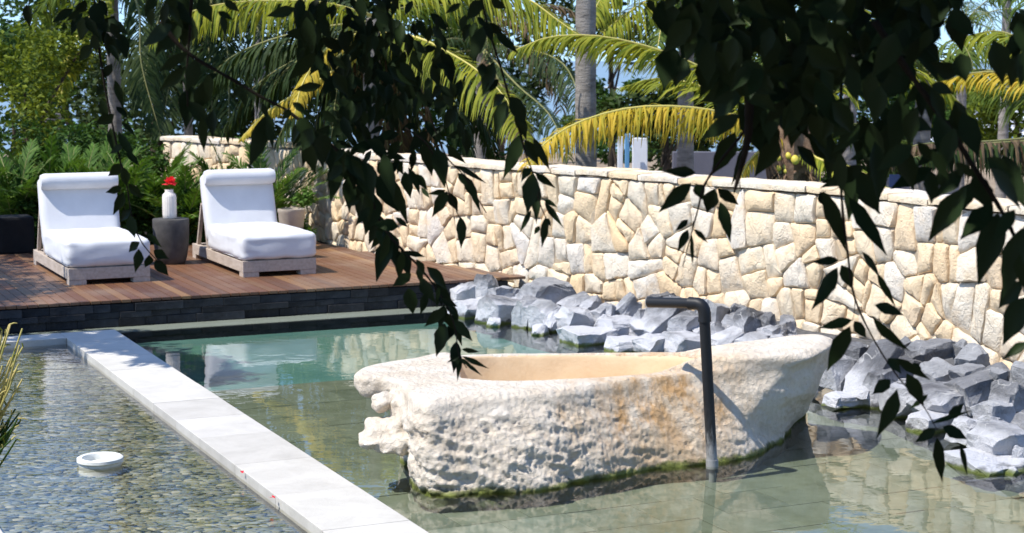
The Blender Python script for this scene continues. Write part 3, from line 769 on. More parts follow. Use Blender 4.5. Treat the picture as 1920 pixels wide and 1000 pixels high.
e1 = pp(1322, 575, 0); cor = spline([pp(1321.3, 603), pp(1320.5, 583), pp(1312, 571, .015), pp(1293, 569, .055)], 9)
b = MB(); b.tube(cor, [.040, .038, .038, .038, .038, .038, .038, .038, .040], 16); child_world(b, 'elbow', M['pipe'], pipe, smooth=True, sharp=50)

# ---- ring in the pond, red petals
rc = at(188, 870, 0)
b = MB(); b.lathe([(.100, -.03), (.101, .030), (.108, .043), (.126, .047), (.138, .040), (.140, .022), (.127, .014), (.130, -.05)], 40)
rg_ = tag(empty('overflow_ring', (rc.x, rc.y, 0)), 'round pale stone overflow ring just above the water of the pebble pond', 'ring')
b.build('rim', M['ring'], rg_, smooth=True, sharp=40)
b = MB(); b.lathe([(.115, -.06), (.115, -.03), (.099, -.03)], 32); b.build('collar', M['ring'], rg_, smooth=True, sharp=40)
b = MB(); b.lathe([(.101, .004), (.04, .002), (.001, .002)], 32); b.build('inner_disc', M['ring'], rg_, smooth=True)
for (px, py, lab) in ((453, 888, 'small red fallen petal on the inner kerb edge nearer the floating ring'), (514, 934, 'red fallen blossom on the inner kerb edge nearer the bottom of the photo')):
    p = at(px, py, ZC+.003); b = MB(); r2 = random.Random(px)
    for k in range(4 if px > 500 else 2):
        a = r2.uniform(0, 6); c = Vector((r2.uniform(-.018, .018), r2.uniform(-.012, .012), 0)); d = Vector((math.cos(a), math.sin(a), 0)); e = Vector((-d.y, d.x, 0))
        b.add([c, c+d*.012+e*.009+Vector((0, 0, .006)), c+d*.028+Vector((0, 0, .012)), c+d*.012-e*.009+Vector((0, 0, .004))], [(0, 1, 2), (0, 2, 3)])
    tag(b.build('fallen_petal', M['petal'], None, p), lab, 'petal')

# ================================================================== ROCKS
def rock_mesh(seed, kind):
    r2 = random.Random(seed); bm = bmesh.new(); bmesh.ops.create_cube(bm, size=2)
    hx, hy, hz = {'slab': (1, .66, .34), 'block': (1, .78, .62), 'point': (.85, .7, .8), 'flat': (1, .8, .22)}[kind]
    sk = r2.uniform(-.25, .25), r2.uniform(-.25, .25)
    for v in bm.verts: v.co = Vector((v.co.x*hx+v.co.z*sk[0]*hz, v.co.y*hy, v.co.z*hz+v.co.x*sk[1]*hz))
    for k in range(9 if kind != 'flat' else 7):      # break pieces off along random planes
        a = r2.uniform(0, 6.283); el = r2.uniform(-.5, 1.2) if kind != 'point' else r2.uniform(.1, .9)
        n = Vector((math.cos(a)*math.cos(el)/hx, math.sin(a)*math.cos(el)/hy, math.sin(el)/hz)).normalized()
        sup = max(v.co.dot(n) for v in bm.verts); d = sup*r2.uniform(.70, .93)
        g = bmesh.ops.bisect_plane(bm, geom=list(bm.verts)+list(bm.edges)+list(bm.faces), plane_co=n*d, plane_no=n, clear_outer=True)
        ed_ = [e for e in bm.edges if len(e.link_faces) == 1]
        if ed_: bmesh.ops.holes_fill(bm, edges=ed_, sides=0)
    bmesh.ops.remove_doubles(bm, verts=list(bm.verts), dist=.02)
    bmesh.ops.recalc_face_normals(bm, faces=list(bm.faces))
    bmesh.ops.bevel(bm, geom=list(bm.edges), offset=.016, segments=1, affect='EDGES')
    bmesh.ops.triangulate(bm, faces=[f for f in bm.faces if len(f.verts) > 4])
    bmesh.ops.triangulate(bm, faces=list(bm.faces)); bmesh.ops.subdivide_edges(bm, edges=[e for e in bm.edges if e.calc_length() > .35], cuts=2, use_grid_fill=True); bmesh.ops.triangulate(bm, faces=[f for f in bm.faces if len(f.verts) > 4])
    for v in bm.verts:
        q = v.co; v.co = q + Vector((noise.noise(q*2+Vector((seed, 0, 0))), noise.noise(q*2+Vector((0, seed, 0))), noise.noise(q*2+Vector((0, 0, seed)))))*.10+Vector((noise.noise(q*7+Vector((seed, 0, 3))), noise.noise(q*7+Vector((2, seed, 0))), noise.noise(q*7+Vector((0, 1, seed)))))*.05
    me = bpy.data.meshes.new('slate_rock'); bm.to_mesh(me); bm.free(); me.materials.append(M['rock']); return me
RG = 'slate rocks heaped along the foot of the stone wall'
rock_no = 0
def rock(px, py, wpx, hpx, z, kind, rot=(0, 0, 0), label=None, seed=None):
    """px, py: middle of the rock in the photograph; z: height of its middle"""
    global rock_no
    rock_no += 1; z = z*.84; py = py+3; c = at(px, py, z); s = wpx/F*c.y/2*.95
    k = {'slab': .34, 'block': .62, 'point': .8, 'flat': .22}[kind]
    hz = hpx/F*c.y/2
    me = rock_mesh(seed or rock_no*7+3, kind); o = bpy.data.objects.new('slate_rock', me); COL.objects.link(o)
    o.location = c; o.scale = (s*1.10, s*1.05, hz/k*.95); o.rotation_euler = (rot[0], rot[1], rot[2]+ROT)
    tag(o, label or 'small dark slate fragment filling a gap between the larger grey rocks', 'rock', RG); return o
L_ = [
 # left heap, between the deck corner and the pipe
 (913, 536, 46, 52, .20, 'point', (0, 0, .2), 'upright pointed grey rock against the wall nearest the deck corner'),
 (868, 548, 50, 42, .12, 'block', (0, 0, .1), 'pale weathered rock touching the right end of the slate riser'),
 (885, 580, 78, 44, .05, 'block', (.2, .1, .3), 'leftmost whitened rock at the waterline beneath the deck corner'),
 (947, 549, 54, 30, .18, 'slab', (0, 0, 0), 'low mottled grey rock just right of the upright pointed one'),
 (942, 586, 86, 62, .08, 'block', (.1, .15, .2), 'wide pale faced boulder sloping to the water below the pointed rock'),
 (990, 592, 52, 76, .10, 'block', (.1, -.05, .5), 'tall whitened block with a square front at the water edge'),
 (1024, 549, 92, 52, .24, 'block', (.1, -.1, .1), 'large smooth dark slate boulder leaning on the wall with black shadow below'),
 (1022, 592, 56, 62, .12, 'block', (0, .1, .6), 'whitish block tucked under the large smooth dark boulder'),
 (1044, 606, 46, 50, .06, 'slab', (.2, -.7, .2), 'narrow dark wedge leaning diagonally over the water'),
 (1078, 600, 62, 50, .11, 'block', (.15, .1, .2), 'light grey flat topped block right of the dark leaning wedge'),
 (1083, 568, 62, 28, .22, 'slab', (.1, -.25, .2), 'thin layered grey slate tipped up against the wall'),
 (1108, 574, 42, 36, .20, 'slab', (.1, -.5, .4), 'brown tinged small slab behind the layered slate'),
 (1143, 586, 50, 40, .17, 'block', (0, .2, .5), 'dark cube like rock midway along the left heap'),
 (1178, 578, 44, 50, .22, 'slab', (.1, .75, .1), 'grey triangular slate standing on edge before the wall'),
 (1108, 632, 96, 38, .03, 'block', (.1, .08, .1), 'long whitened rock with green algae lying along the waterline'),
 (1160, 612, 62, 36, .10, 'block', (.1, -.1, .2), 'pale sloping rock between the dark cube and the water'),
 (1200, 606, 40, 62, .14, 'point', (0, .2, .4), 'blue grey split rock left of the veined diagonal slab'),
 (1243, 598, 104, 52, .20, 'slab', (.1, -.55, .1), 'large diagonal slab crossed by white quartz veins under the pipe arm'),
 (1244, 560, 56, 26, .30, 'slab', (0, -.05, .1), 'flat grey rock on top of the heap behind the pipe arm'),
 (1178, 648, 72, 34, .03, 'block', (.1, .1, 0), 'bright white crusted rock at the waterline behind the tub rim'),
 (1228, 644, 70, 40, .08, 'block', (.1, .2, .3), 'white dusted block below the veined diagonal slab'),
 (1291, 606, 62, 44, .20, 'block', (.1, -.1, .3), 'rust brown patched square rock left of the upright pipe'),
 (1338, 592, 64, 56, .26, 'block', (.1, .2, .5), 'dark rounded boulder behind the upright pipe'),
 (1290, 642, 88, 40, .10, 'block', (.1, .1, .2), 'broad blue grey rock behind the tub left of the pipe'),
 (1354, 640, 62, 40, .12, 'block', (.1, -.1, .1), 'plain grey block just right of the pipe above the tub rim'),
 (1372, 606, 44, 44, .22, 'block', (0, .1, .6), 'medium grey rock between the pipe and the tall pair by the wall'),
 (1402, 606, 66, 66, .24, 'point', (.1, .25, .2), 'tall steep rock standing above the tub rim by the wall'),
 (1424, 642, 84, 44, .14, 'point', (.1, .1, .1), 'low peaked blue rock in front of the tall steep one'),
 # right heap
 (1572, 696, 66, 66, .22, 'block', (.1, 0, .4), 'square dark grey rock right behind the high end of the tub'),
 (1628, 692, 118, 26, .28, 'slab', (-.05, -.85, .15), 'long pale slab propped diagonally beside the high end of the tub'),
 (1588, 746, 88, 26, .05, 'slab', (0, .05, 0), 'low flat rock at the waterline below the propped pale slab'),
 (1650, 728, 60, 84, .14, 'block', (.05, 0, .4), 'blocky grey boulder at the water under the left hanging leaves'),
 (1658, 682, 44, 38, .28, 'block', (0, 0, .3), 'small black faced rock wedged right of the propped slab'),
 (1744, 656, 78, 36, .40, 'slab', (0, -.1, .05), 'flat topped speckled block lying highest on the right heap'),
 (1700, 690, 62, 44, .26, 'block', (.1, .1, .4), 'shaded rock hidden behind the hanging leaves of the right heap'),
 (1698, 748, 84, 60, .12, 'block', (.15, .1, .1), 'sunlit pale rock with black shadow beneath at the water edge'),
 (1758, 704, 88, 56, .28, 'block', (.1, -.1, .2), 'mid grey cracked boulder below the flat topped block'),
 (1826, 672, 60, 42, .42, 'block', (0, -.2, .4), 'rough small boulder touching the wall at far right'),
 (1816, 696, 64, 32, .36, 'block', (0, -.1, .1), 'oval dark grey rock resting on the veined block'),
 (1834, 722, 120, 54, .28, 'slab', (.1, -.3, .05), 'long block with one straight white vein on the right heap'),
 (1768, 752, 110, 60, .16, 'block', (.15, .0, .1), 'wide quartz streaked rock in the middle of the right heap'),
 (1742, 790, 78, 40, .05, 'block', (.1, .1, .2), 'pale wedge dipping into the pool below the quartz streaked rock'),
 (1862, 772, 80, 50, .20, 'block', (.1, .1, .3), 'dark jagged rock between the veined block and the lowest boulders'),
 (1897, 740, 66, 52, .30, 'block', (.1, .15, .2), 'light grey angular rock at the right edge of the photo below the wall'),
 (1808, 806, 66, 54, .10, 'block', (.1, .1, .3), 'whitened rounded rock with hanging leaves in front of it'),
 (1856, 796, 50, 40, .18, 'point', (.1, .1, .5), 'little peaked grey rock on top of the large low boulder'),
 (1888, 822, 112, 56, .14, 'block', (.08, .06, .1), 'largest pale grey boulder at the lower right corner of the heap'),
 (1862, 866, 150, 30, .01, 'flat', (.1, .07, .1), 'broad flat white crusted rock just breaking the water at lower right'),
 (1925, 790, 50, 40, .22, 'block', (.1, .1, .3), 'dark rock cut by the right edge of the photo'),
 (1922, 700, 50, 46, .40, 'block', (.1, .1, .3), 'small rock against the wall cut by the right photo edge'),
]
for t_ in L_: rock(*t_[:7], label=t_[7])
r2 = random.Random(44)
gaps = [(1455, 622, .24), (1490, 636, .24), (1478, 606, .3), (1520, 640, .26), (1440, 600, .3), (1545, 655, .3), (1660, 650, .4), (1605, 715, .14), (1690, 720, .18), (900, 566, .1), (965, 572, .12), (1060, 580, .14), (1130, 606, .1), (1215, 590, .18), (1265, 575, .22), (1275, 640, .08), (1315, 622, .14), (1385, 585, .3), (1440, 622, .22), (1460, 640, .2), (1480, 650, .2), (1600, 655, .34), (1690, 650, .34), (1722, 730, .16), (1790, 730, .2), (1640, 755, .03), (1870, 700, .4), (1800, 655, .42), (1785, 775, .1), (1840, 835, .06), (1910, 850, .08), (1010, 622, .02), (1075, 628, .02), (1540, 700, .2), (1520, 720, .1), (925, 606, .02), (1900, 885, .0), (1120, 590, .17), (1340, 622, .16)]
near = [(t_[0], t_[1], t_[7]) for t_ in L_]
place = {}
def short(l):                                 # the rock's own name without its place
    w = l.split(); out = []
    for q in w:
        if q in ('leaning', 'lying', 'tipped', 'standing', 'against', 'touching', 'tucked', 'tucked', 'resting', 'wedged', 'sloping', 'behind', 'beside', 'between', 'below', 'under', 'at', 'with', 'crossed', 'in', 'on', 'over', 'before', 'of', 'right', 'just', 'right', 'hidden', 'dipping', 'cut', 'by', 'beneath', 'left', 'propped', 'along', 'midway') and len(out) >= (2 if q in ('tucked', 'hidden') else 3): break
        out.append(q)
    return ' '.join(out)
def gap_label(x, y):
    o = sorted(near, key=lambda q: (q[0]-x)**2+(q[1]-y)**2)
    for i, j in ((0, 1), (0, 2), (1, 2), (0, 3), (1, 3), (2, 3), (0, 4), (1, 4)):
        l = 'small slate chip between the %s and the %s' % (short(o[i][2]), short(o[j][2])); kk = frozenset((o[i][2], o[j][2]))
        if kk not in place and short(o[i][2]) != short(o[j][2]) and len(l.split()) <= 16: break
    place[kk] = 1; return l
for (x, y, z) in gaps: rock(x, y, r2.uniform(30, 52), r2.uniform(22, 36), z-.01, r2.choice(('block', 'slab', 'point')), (r2.uniform(-.3, .3), r2.uniform(-.4, .4), r2.uniform(0, 3)), label=gap_label(x, y))
M['gravel'] = simple('dark_slate_gravel', (.05, .052, .055), (.17, .17, .175), 22, .85, .03, .2, 60, coord='pos')
# rubble bank below the rocks, from the water up to the wall
bl = [at(x, y, 0) for x, y in ((850, 592), (930, 606), (1000, 628), (1100, 650), (1200, 664), (1400, 700), (1560, 758), (1650, 775), (1700, 795), (1760, 822), (1830, 874), (1925, 896), (2060, 960))]
bs = spline([Vector((p.x, p.y, 0)) for p in bl], 60); bv = []; bf = []
for i, p in enumerate(bs):
    s_ = wall_s_at(p); q = WS[s_]
    for k in range(9):
        f = k/8; w = p.lerp(Vector((q.x, q.y, 0)), f); n_ = noise.noise(w*6)*.05+noise.noise(w*17)*.025
        hgt = -.06+.20*min(1, f*1.25)*min(1, (i+8)/26); bv.append((w.x, w.y, hgt+n_*(.4+f)))
    if i:
        for k in range(8): a = (i-1)*9+k; bf.append((a, a+1, a+10, a+9))
    
bv2 = [(bs[i].x-.15*(.8), bs[i].y-.15*.6, -.3) for i in range(60)]; o_ = len(bv); bv += bv2
for i in range(1, 60): bf.append((o_+i-1, (i-1)*9, i*9, o_+i))
tag(mk('rubble_bank', bv, bf, M['gravel'], smooth=False), kind='structure')

# ================================================================== LOUNGERS
def rbox(hx, hy, hz, r, n=12, puff=.0, wr=.0, seed=0, dirp=(0, 0, 1)):
    bm = bmesh.new(); bmesh.ops.create_cube(bm, size=2); bmesh.ops.subdivide_edges(bm, edges=list(bm.edges), cuts=n, use_grid_fill=True)
    bm.verts.index_update(); out = []
    for v in bm.verts:
        # push grid lines towards the corners so rounding is well sampled
        c = Vector((math.copysign(abs(v.co.x)**.6, v.co.x)*hx, math.copysign(abs(v.co.y)**.6, v.co.y)*hy, math.copysign(abs(v.co.z)**.6, v.co.z)*hz))
        i = Vector((max(-hx+r, min(hx-r, c.x)), max(-hy+r, min(hy-r, c.y)), max(-hz+r, min(hz-r, c.z))))
        d = c-i; p = i+d.normalized()*r if d.length > 1e-9 else c
        a, b_, g = p.x/hx, p.y/hy, p.z/hz
        p.z += puff*(1-a*a)*(1-b_*b_)*(1 if g > 0 else -.2)
        p.x += puff*.6*(1-g*g)*(1-b_*b_)*a; p.y += puff*.6*(1-g*g)*(1-a*a)*b_
        if wr: p += Vector((0, 0, 1))*wr*noise.noise(Vector((p.x*7+seed, p.y*3, p.z*5)))+Vector((1, 1, 0))*wr*.8*noise.noise(Vector((p.x*4, p.y*9+seed, p.z*14)))
        out.append(p)
    fs = [[v.index for v in f.verts] for f in bm.faces]; bm.free(); return out, fs
def lounger(o, w, label, seed):
    t = tag(empty('sun_lounger', o, ROT), label, 'sun lounger', 'white cushioned loungers on the deck')
    D = 2.0; sd_ = .055
    for x0 in (0, w-sd_):
        b = MB(); b.box(x0, x0+sd_, .052, D, .05, .16, bev=.004); b.build('side_rail', M['teak'], t)
    b = MB(); b.box(.0, w, .0, .05, .05, .165, bev=.004); b.build('front_rail', M['teak'], t)
    b = MB(); b.box(.057, w-.057, D-.05, D, .05, .16, bev=.004); b.build('rear_rail', M['teak'], t)
    for (x0, y0) in ((0, 0), (w-.17, 0), (0, D-.14), (w-.17, D-.14)):
        b = MB(); b.box(x0+.001, x0+.169, y0+.003, y0+.14, 0, .049, bev=.003); b.build('leg', M['teak'], t)
    for k in range(9):
        y0 = .10+k*.2; b = MB(); b.box(.057, w-.057, y0, y0+.14, .128, .15); b.build('slat', M['teak'], t)
    # reclining back panel and its prop
    hy, hz = 1.24, .17; an = R(19)
    Rm = Matrix.Translation((0, hy, hz)) @ Matrix.Rotation(-an, 4, 'X')
    b = MB(); b.box(.01, w-.01, .150, .180, 0, .74, Rm, bev=.004); b.build('back_panel', M['teak'], t)
    for x0 in (.02, w-.06):
        b = MB(); b.box(x0, x0+.04, -.02, .02, 0, .52, Matrix.Translation((0, 1.88, .15)) @ Matrix.Rotation(R(24), 4, 'X'), bev=.003); b.build('back_prop', M['teak'], t)
    vs, fs = rbox(w/2+.012, .66, .135, .055, 18, .018, .011, seed)
    b = MB(); b.add([p+Vector((w/2, .655, .165+.135)) for p in vs], fs); sc_ = b.build('seat_cushion', M['cushion'], t, smooth=True)
    for zz in (.185, .405):
        e = .012; b = MB(); q = [(-.0, .03), (w, .03), (w, 1.28), (0, 1.28)]; pts = []
        for i in range(4):
            a_, c_ = Vector(q[i]+(zz,)), Vector(q[(i+1) % 4]+(zz,)); d_ = (c_-a_).normalized(); pts += [a_+d_*.05, a_.lerp(c_, .5), c_-d_*.05]
        b.tube(pts+[pts[0]], .0045, 5); b.build('piping', M['cushion'], sc_, smooth=True)
    vs, fs = rbox(w/2+.004, .085, .375, .05, 14, .010, .004, seed+4)
    b = MB(); b.add([Rm @ (p+Vector((w/2, .06, .10+.375))) for p in vs], fs); b.build('back_cushion', M['cushion'], t, smooth=True)
    # rolled head bolster with the cover running over the top
    prof = []; b = MB(); n = 20
    for i in range(n+1):
        x = .0+(w)*i/n; e = .012*(1-abs(2*i/n-1)**8); prof.append(Rm @ Vector((x, -.075, .775)))
    b.tube(prof, [.070 if i in (0, n) else .086 for i in range(n+1)], 20); b.build('head_roll', M['cushion'], t, smooth=True, sharp=60)
    return t
oL, oLr = at(130, 536, DZ), at(292, 528, DZ)
lounger(oL, .80, 'left white lounger with head roll, its left side in leaf shade beside the dark hedge', 2)
oR = at(456, 521, DZ)
lounger(oR, .78, 'right white lounger with head roll standing nearer the stone wall', 7)
# ---- side table, vase, flower
tc = at(322, 494, DZ)
b = MB(); b.lathe([(.001, 0), (.135, 0), (.150, .012), (.168, .08), (.184, .18), (.192, .30), (.196, .44), (.196, .478), (.191, .488), (.001, .490)], 40)
tag(b.build('side_table', M['concrete'], None, tc, smooth=True, sharp=40), 'dark concrete drum side table tapering to its foot between the two loungers', 'side table')
vc = tc+Vector((-.01, .0, .4905))
b = MB(); b.lathe([(.001, 0), (.066, 0), (.072, .008), (.075, .05), (.075, .235), (.068, .262), (.046, .282), (.042, .300), (.048, .312), (.040, .312), (.036, .29)], 72, flute=.022, nf=18)
tag(b.build('vase', M['vase'], None, vc, smooth=True), 'tall cream fluted vase on the dark side table', 'vase')
ft = tag(empty('flower', vc+Vector((0, 0, .30))), 'bright red blossom standing in the cream vase', 'flower')
b = MB(); b.tube([(0, 0, -.15), (.005, 0, 0), (.012, 0, .05)], .004, 6); b.build('stem', M['bush'], ft)
r2 = random.Random(4)
for k in range(22):
    b = MB(); a = r2.uniform(0, 6.28); el = r2.uniform(-.3, 1.5); L = r2.uniform(.065, .09)
    d = Vector((math.cos(a)*math.cos(el), math.sin(a)*math.cos(el), math.sin(el))); e = d.cross(Vector((.2, .1, 1))).normalized(); f = d.cross(e)
    c = Vector((.012, 0, .075)); w = .03
    b.add([c, c+d*L*.5+e*w+f*.008, c+d*L*.95+e*w*.7-f*.01, c+d*L*1.05, c+d*L*.95-e*w*.7-f*.006, c+d*L*.5-e*w+f*.008, c+d*L*.6-f*.01], [(0, 1, 6), (1, 2, 6), (2, 3, 6), (3, 4, 6), (4, 5, 6), (5, 0, 6)])
    b.build('petal', M['petal'], ft)
# ================================================================== VEGETATION
UP = Vector((0, 0, 1))
def leaflet_mesh(pts, L, mat, droop=.9, spread=.55, per_m=26, w=.034, seed=0, fwd=.45, ragged=.15, sides=(-1, 1)):
    r2 = random.Random(seed); n = len(pts); seglen = [(pts[i+1]-pts[i]).length for i in range(n-1)]; tot = sum(seglen); V = []; Fc = []
    m = int(tot*per_m)
    for k in range(m):
        t = .04+.96*k/m; s = t*tot; i = 0
        while i < n-2 and s > seglen[i]: s -= seglen[i]; i += 1
        p = pts[i].lerp(pts[i+1], min(1, s/seglen[i])); T = (pts[i+1]-pts[i]).normalized(); S = T.cross(UP)
        if S.length < .05: S = Vector((1, 0, 0))
        S.normalize(); env = min(1, .45+1.6*t)*(1-.72*max(0, (t-.55)/.45)**1.4)
        for sg in sides:
            if r2.random() < ragged*.5: continue
            l = L*env*r2.uniform(.82, 1.08); d = (S*sg*spread*r2.uniform(.7, 1.2)+T*fwd*r2.uniform(.7, 1.3)+UP*r2.uniform(-.05, .25)).normalized()
            dr = droop*r2.uniform(.75, 1.25); q = p.copy(); dirn = d.copy(); o = len(V); ws = (.55, 1.0, .8, .05)
            for j in range(4):
                wv = T-dirn*T.dot(dirn)
                if wv.length < .1: wv = S
                wv = (wv.normalized()+S*sg*.35*r2.uniform(-1, 1)).normalized()*w*.5*ws[j]
                V += [q-wv, q+wv]; dirn = (dirn+Vector((0, 0, -1))*dr*(.45+.25*j)).normalized(); q = q+dirn*(l/3)
            for j in range(3): a = o+j*2; Fc.append((a, a+1, a+3, a+2))
    return V, Fc
def add_frond(root, pts, L, mat, rmat=None, seed=0, name='frond', rw=.022, **kw):
    inv = Matrix.Translation(-root.location)
    P_ = [inv @ Vector(p) for p in pts]; n = len(P_); b = MB()
    b.tube(P_, [rw*(1-.8*i/(n-1)) for i in range(n)], 5); f = b.build(name, rmat or M['rachis_d'], root, smooth=True)
    V, Fc = leaflet_mesh(P_, L, mat, seed=seed, **kw); lf = mk('leaflets', V, Fc, mat, f); lf['kind'] = 'stuff'; return f
def px_frond(root, pl, Y0, Y1, L, mat, rmat=None, n=16, **kw):
    m = len(pl); pts = [dep(x, y, Y0+(Y1-Y0)*i/(m-1)) for i, (x, y) in enumerate(pl)]
    return add_frond(root, spline(pts, n), L, mat, rmat, **kw)
def arc_frond(c, az, el, L, bend, n=12):
    p = Vector(c); out = [p.copy()]; e = el
    for i in range(n):
        d = Vector((math.cos(az)*math.cos(e), math.sin(az)*math.cos(e), math.sin(e))); p = p+d*(L/n); out.append(p.copy()); e -= bend/n*(.5+1.0*i/n)
    return out
def trunk(root, p0, p1, r0, r1, mat=None, bow=.1, seed=0, ringed=True, name='trunk'):
    n = 40; b = MB(); pts = []; rad = []; r2 = random.Random(seed); side = Vector((r2.uniform(-1, 1), r2.uniform(-1, 1), 0))*bow
    for i in range(n):
        t = i/(n-1); p = Vector(p0).lerp(Vector(p1), t)+side*math.sin(t*math.pi); pts.append(p-root.location); rad.append((r0+(r1-r0)*t+(.06*r0 if t < .05 else 0))*(1+(.035*(i % 2) if ringed else 0))+r2.uniform(-.004, .004))
    b.tube(pts, rad, 12); return b.build(name, mat or M['trunk'], root, smooth=True, sharp=50)
def gz(x, y): return ground_z(x, y)
def base_at(px, Y): x = (px-960)/F*Y; return Vector((x, Y, gz(x, Y)))
def palm(px, Y, label, top_z=None, crown_px=None, r=(.14, .11), n=12, seed=0, mats=('f_green', 'f_dark', 'f_dark', 'f_lime'), L=2.6, lf=.5, azs=None, gen=True, group='coconut palms behind the stone wall', per_m=22, el=(.0, 1.1)):
    b0 = base_at(px, Y); root = tag(empty('palm_tree', b0), label, 'palm tree', group)
    c = dep(crown_px[0], crown_px[1], Y) if crown_px else Vector((b0.x, Y, top_z))
    trunk(root, b0-Vector((0, 0, .2)), c, r[0], r[1], seed=seed)
    r2 = random.Random(seed+50)
    if gen:
        for i in range(n):
            az = 2*math.pi*i/n+r2.uniform(-.2, .2); m = r2.choice(mats)
            add_frond(root, arc_frond(c, az, r2.uniform(*el), L*r2.uniform(.85, 1.1), r2.uniform(1.6, 2.4)), lf, M[m], seed=seed*31+i, droop=r2.uniform(.6, 1.1), per_m=per_m)
    return root, c
# -- low palm with coconuts right behind the wall
p1, c1 = palm(1487, 19.4, 'low coconut palm with long yellowing fronds and a yellow nut just behind the wall', crown_px=(1487, 262), r=(.20, .19), gen=False, seed=1)
A = lambda r_, *a, **k: px_frond(r_, *a, **k)
A(p1, [(1478, 262), (1400, 224), (1300, 203), (1190, 202), (1095, 226), (1030, 262), (986, 312)], 19.4, 17.7, .60, M['f_yellow'], M['rachis'], seed=1, droop=1.1, spread=.35, fwd=.25, per_m=44, w=.025, ragged=.1, rw=.028)
A(p1, [(1480, 255), (1400, 185), (1310, 125), (1215, 88), (1120, 68), (1030, 70), (962, 96)], 19.4, 18.6, .56, M['f_lime'], M['rachis'], seed=2, droop=.8, spread=.4, fwd=.75, per_m=44, w=.026, ragged=.05, rw=.026)
A(p1, [(1475, 250), (1390, 200), (1310, 160), (1230, 148), (1165, 165)], 19.4, 21.0, .50, M['f_lime'], M['rachis'], seed=3, droop=.5, fwd=.8, spread=.5, per_m=28)
A(p1, [(1475, 262), (1420, 225), (1350, 215), (1290, 235)], 19.4, 20.6, .5, M['f_lime'], seed=4, droop=.9, per_m=26)
A(p1, [(1490, 270), (1540, 300), (1610, 320), (1690, 372)], 19.4, 17.6, .36, M['f_lime'], M['rachis'], seed=5, droop=.6, fwd=.8, per_m=30)
A(p1, [(1500, 258), (1570, 235), (1650, 240), (1730, 290)], 19.4, 20.5, .5, M['f_green'], seed=6, droop=1.0)
A(p1, [(1495, 250), (1560, 175), (1660, 130), (1750, 150), (1820, 215)], 19.4, 19.0, .6, M['f_lime'], seed=7, droop=.8)
A(p1, [(1490, 250), (1510, 150), (1560, 50), (1650, 5)], 19.4, 19.0, .55, M['f_lime'], seed=8, droop=.6)
A(p1, [(1482, 250), (1460, 140), (1400, 40), (1320, -20)], 19.4, 19.6, .55, M['f_green'], seed=9, droop=.6)
A(p1, [(1486, 250), (1480, 140), (1470, 20)], 19.4, 20.6, .5, M['f_green'], seed=10, droop=.5)
A(p1, [(1470, 275), (1430, 280), (1400, 310), (1385, 350)], 19.4, 19.0, .22, M['f_yellow'], M['rachis'], seed=11, droop=1.2)
for i, (x, y) in enumerate(((1500, 290), (1462, 300), (1520, 310), (1470, 320))): A(p1, [(1487, 275), ((1487+x)/2, y-6), (x, y+20), (x+(x-1487)*.3, y+60)], 19.4, 19.2-.1*i, .30, M['f_dead'], M['husk'], seed=20+i, droop=1.2)
rr = random.Random(3)
b = MB(); hp = []
for i in range(9):
    z = -.85+i*.14
    hp.append((.15+.15*math.sin(min(1, i/6)*math.pi*.6), z))
b.lathe(hp, 26, flute=.12, nf=7); b.build('husk_sheath', M['husk'], p1, c1-p1.location)
for i in range(16):
    b = MB(); a = rr.uniform(-2.6, .4); d = Vector((math.cos(a), math.sin(a), 0)); q = c1-p1.location
    b.tube([q+d*.12-UP*.35, q+d*.2+UP*.05, q+d*.32+UP*.40], [.075, .05, .022], 6); b.build('frond_stub', rr.choice((M['husk'], M['rachis_d'])), p1, smooth=True)
def nut(px, py, Y, r, parent, mat):
    bm = bmesh.new(); bmesh.ops.create_icosphere(bm, subdivisions=2, radius=r); me = bpy.data.meshes.new('coconut')
    for v in bm.verts: v.co.z *= 1.15; v.co += v.co.normalized()*.01*noise.noise(v.co*20)
    bm.to_mesh(me); bm.free(); me.materials.append(mat); me.polygons.foreach_set('use_smooth', [True]*len(me.polygons)); o = bpy.data.objects.new('coconut', me); COL.objects.link(o); o.parent = parent; o.location = dep(px, py, Y)-parent.location
nut(1491, 300, 19.05, .048, p1, M['coconut']); nut(1478, 292, 19.1, .035, p1, M['coconut'])
for i in range(11): nut(1455+rr.uniform(0, 45), 292+rr.uniform(0, 36), 19.1+rr.uniform(0, .1), rr.uniform(.018, .03), p1, rr.choice((M['husk'], M['coconut'], M['rachis_d'])))
# -- tall palm whose bare trunk crosses the photo
p3, c3 = palm(1105, 21.5, 'tall coconut palm whose bare grey ringed trunk rises above the middle of the wall', top_z=6.3, r=(.135, .112), n=12, seed=3, L=3.0)
# -- palm hidden behind the hanging leaves
p4, c4 = palm(706, 21.5, 'bushy coconut palm behind the middle hanging sprays, one frond turning yellow', crown_px=(700, 35), r=(.12, .09), gen=False, seed=4)
A(p4, [(700, 30), (610, 6), (520, 2), (430, 6), (350, 26), (288, 74)], 21.5, 20.5, .72, M['f_lime'], M['rachis'], seed=31, droop=1.0, per_m=40, w=.027, spread=.4, fwd=.2)
A(p4, [(705, 20), (800, -22), (900, -30), (985, -4), (1040, 34), (1085, 66)], 21.5, 20.2, .85, M['f_lime'], M['rachis'], seed=32, droop=.9, per_m=40, w=.027, spread=.5)
A(p4, [(705, 25), (760, 15), (830, 10), (890, 30), (940, 75)], 21.5, 23, .6, M['f_green'], seed=33, droop=1.0, per_m=26)
A(p4, [(705, 60), (780, 70), (840, 98), (900, 136), (950, 188), (988, 268)], 21.5, 19.6, .72, M['f_lime'], M['rachis'], seed=34, droop=1.0, per_m=42, w=.028, spread=.5, fwd=.2)
A(p4, [(690, 60), (630, 78), (592, 115), (564, 165), (552, 218)], 21.5, 20.3, .36, M['f_yellow'], M['rachis'], seed=35, droop=1.0, per_m=32)
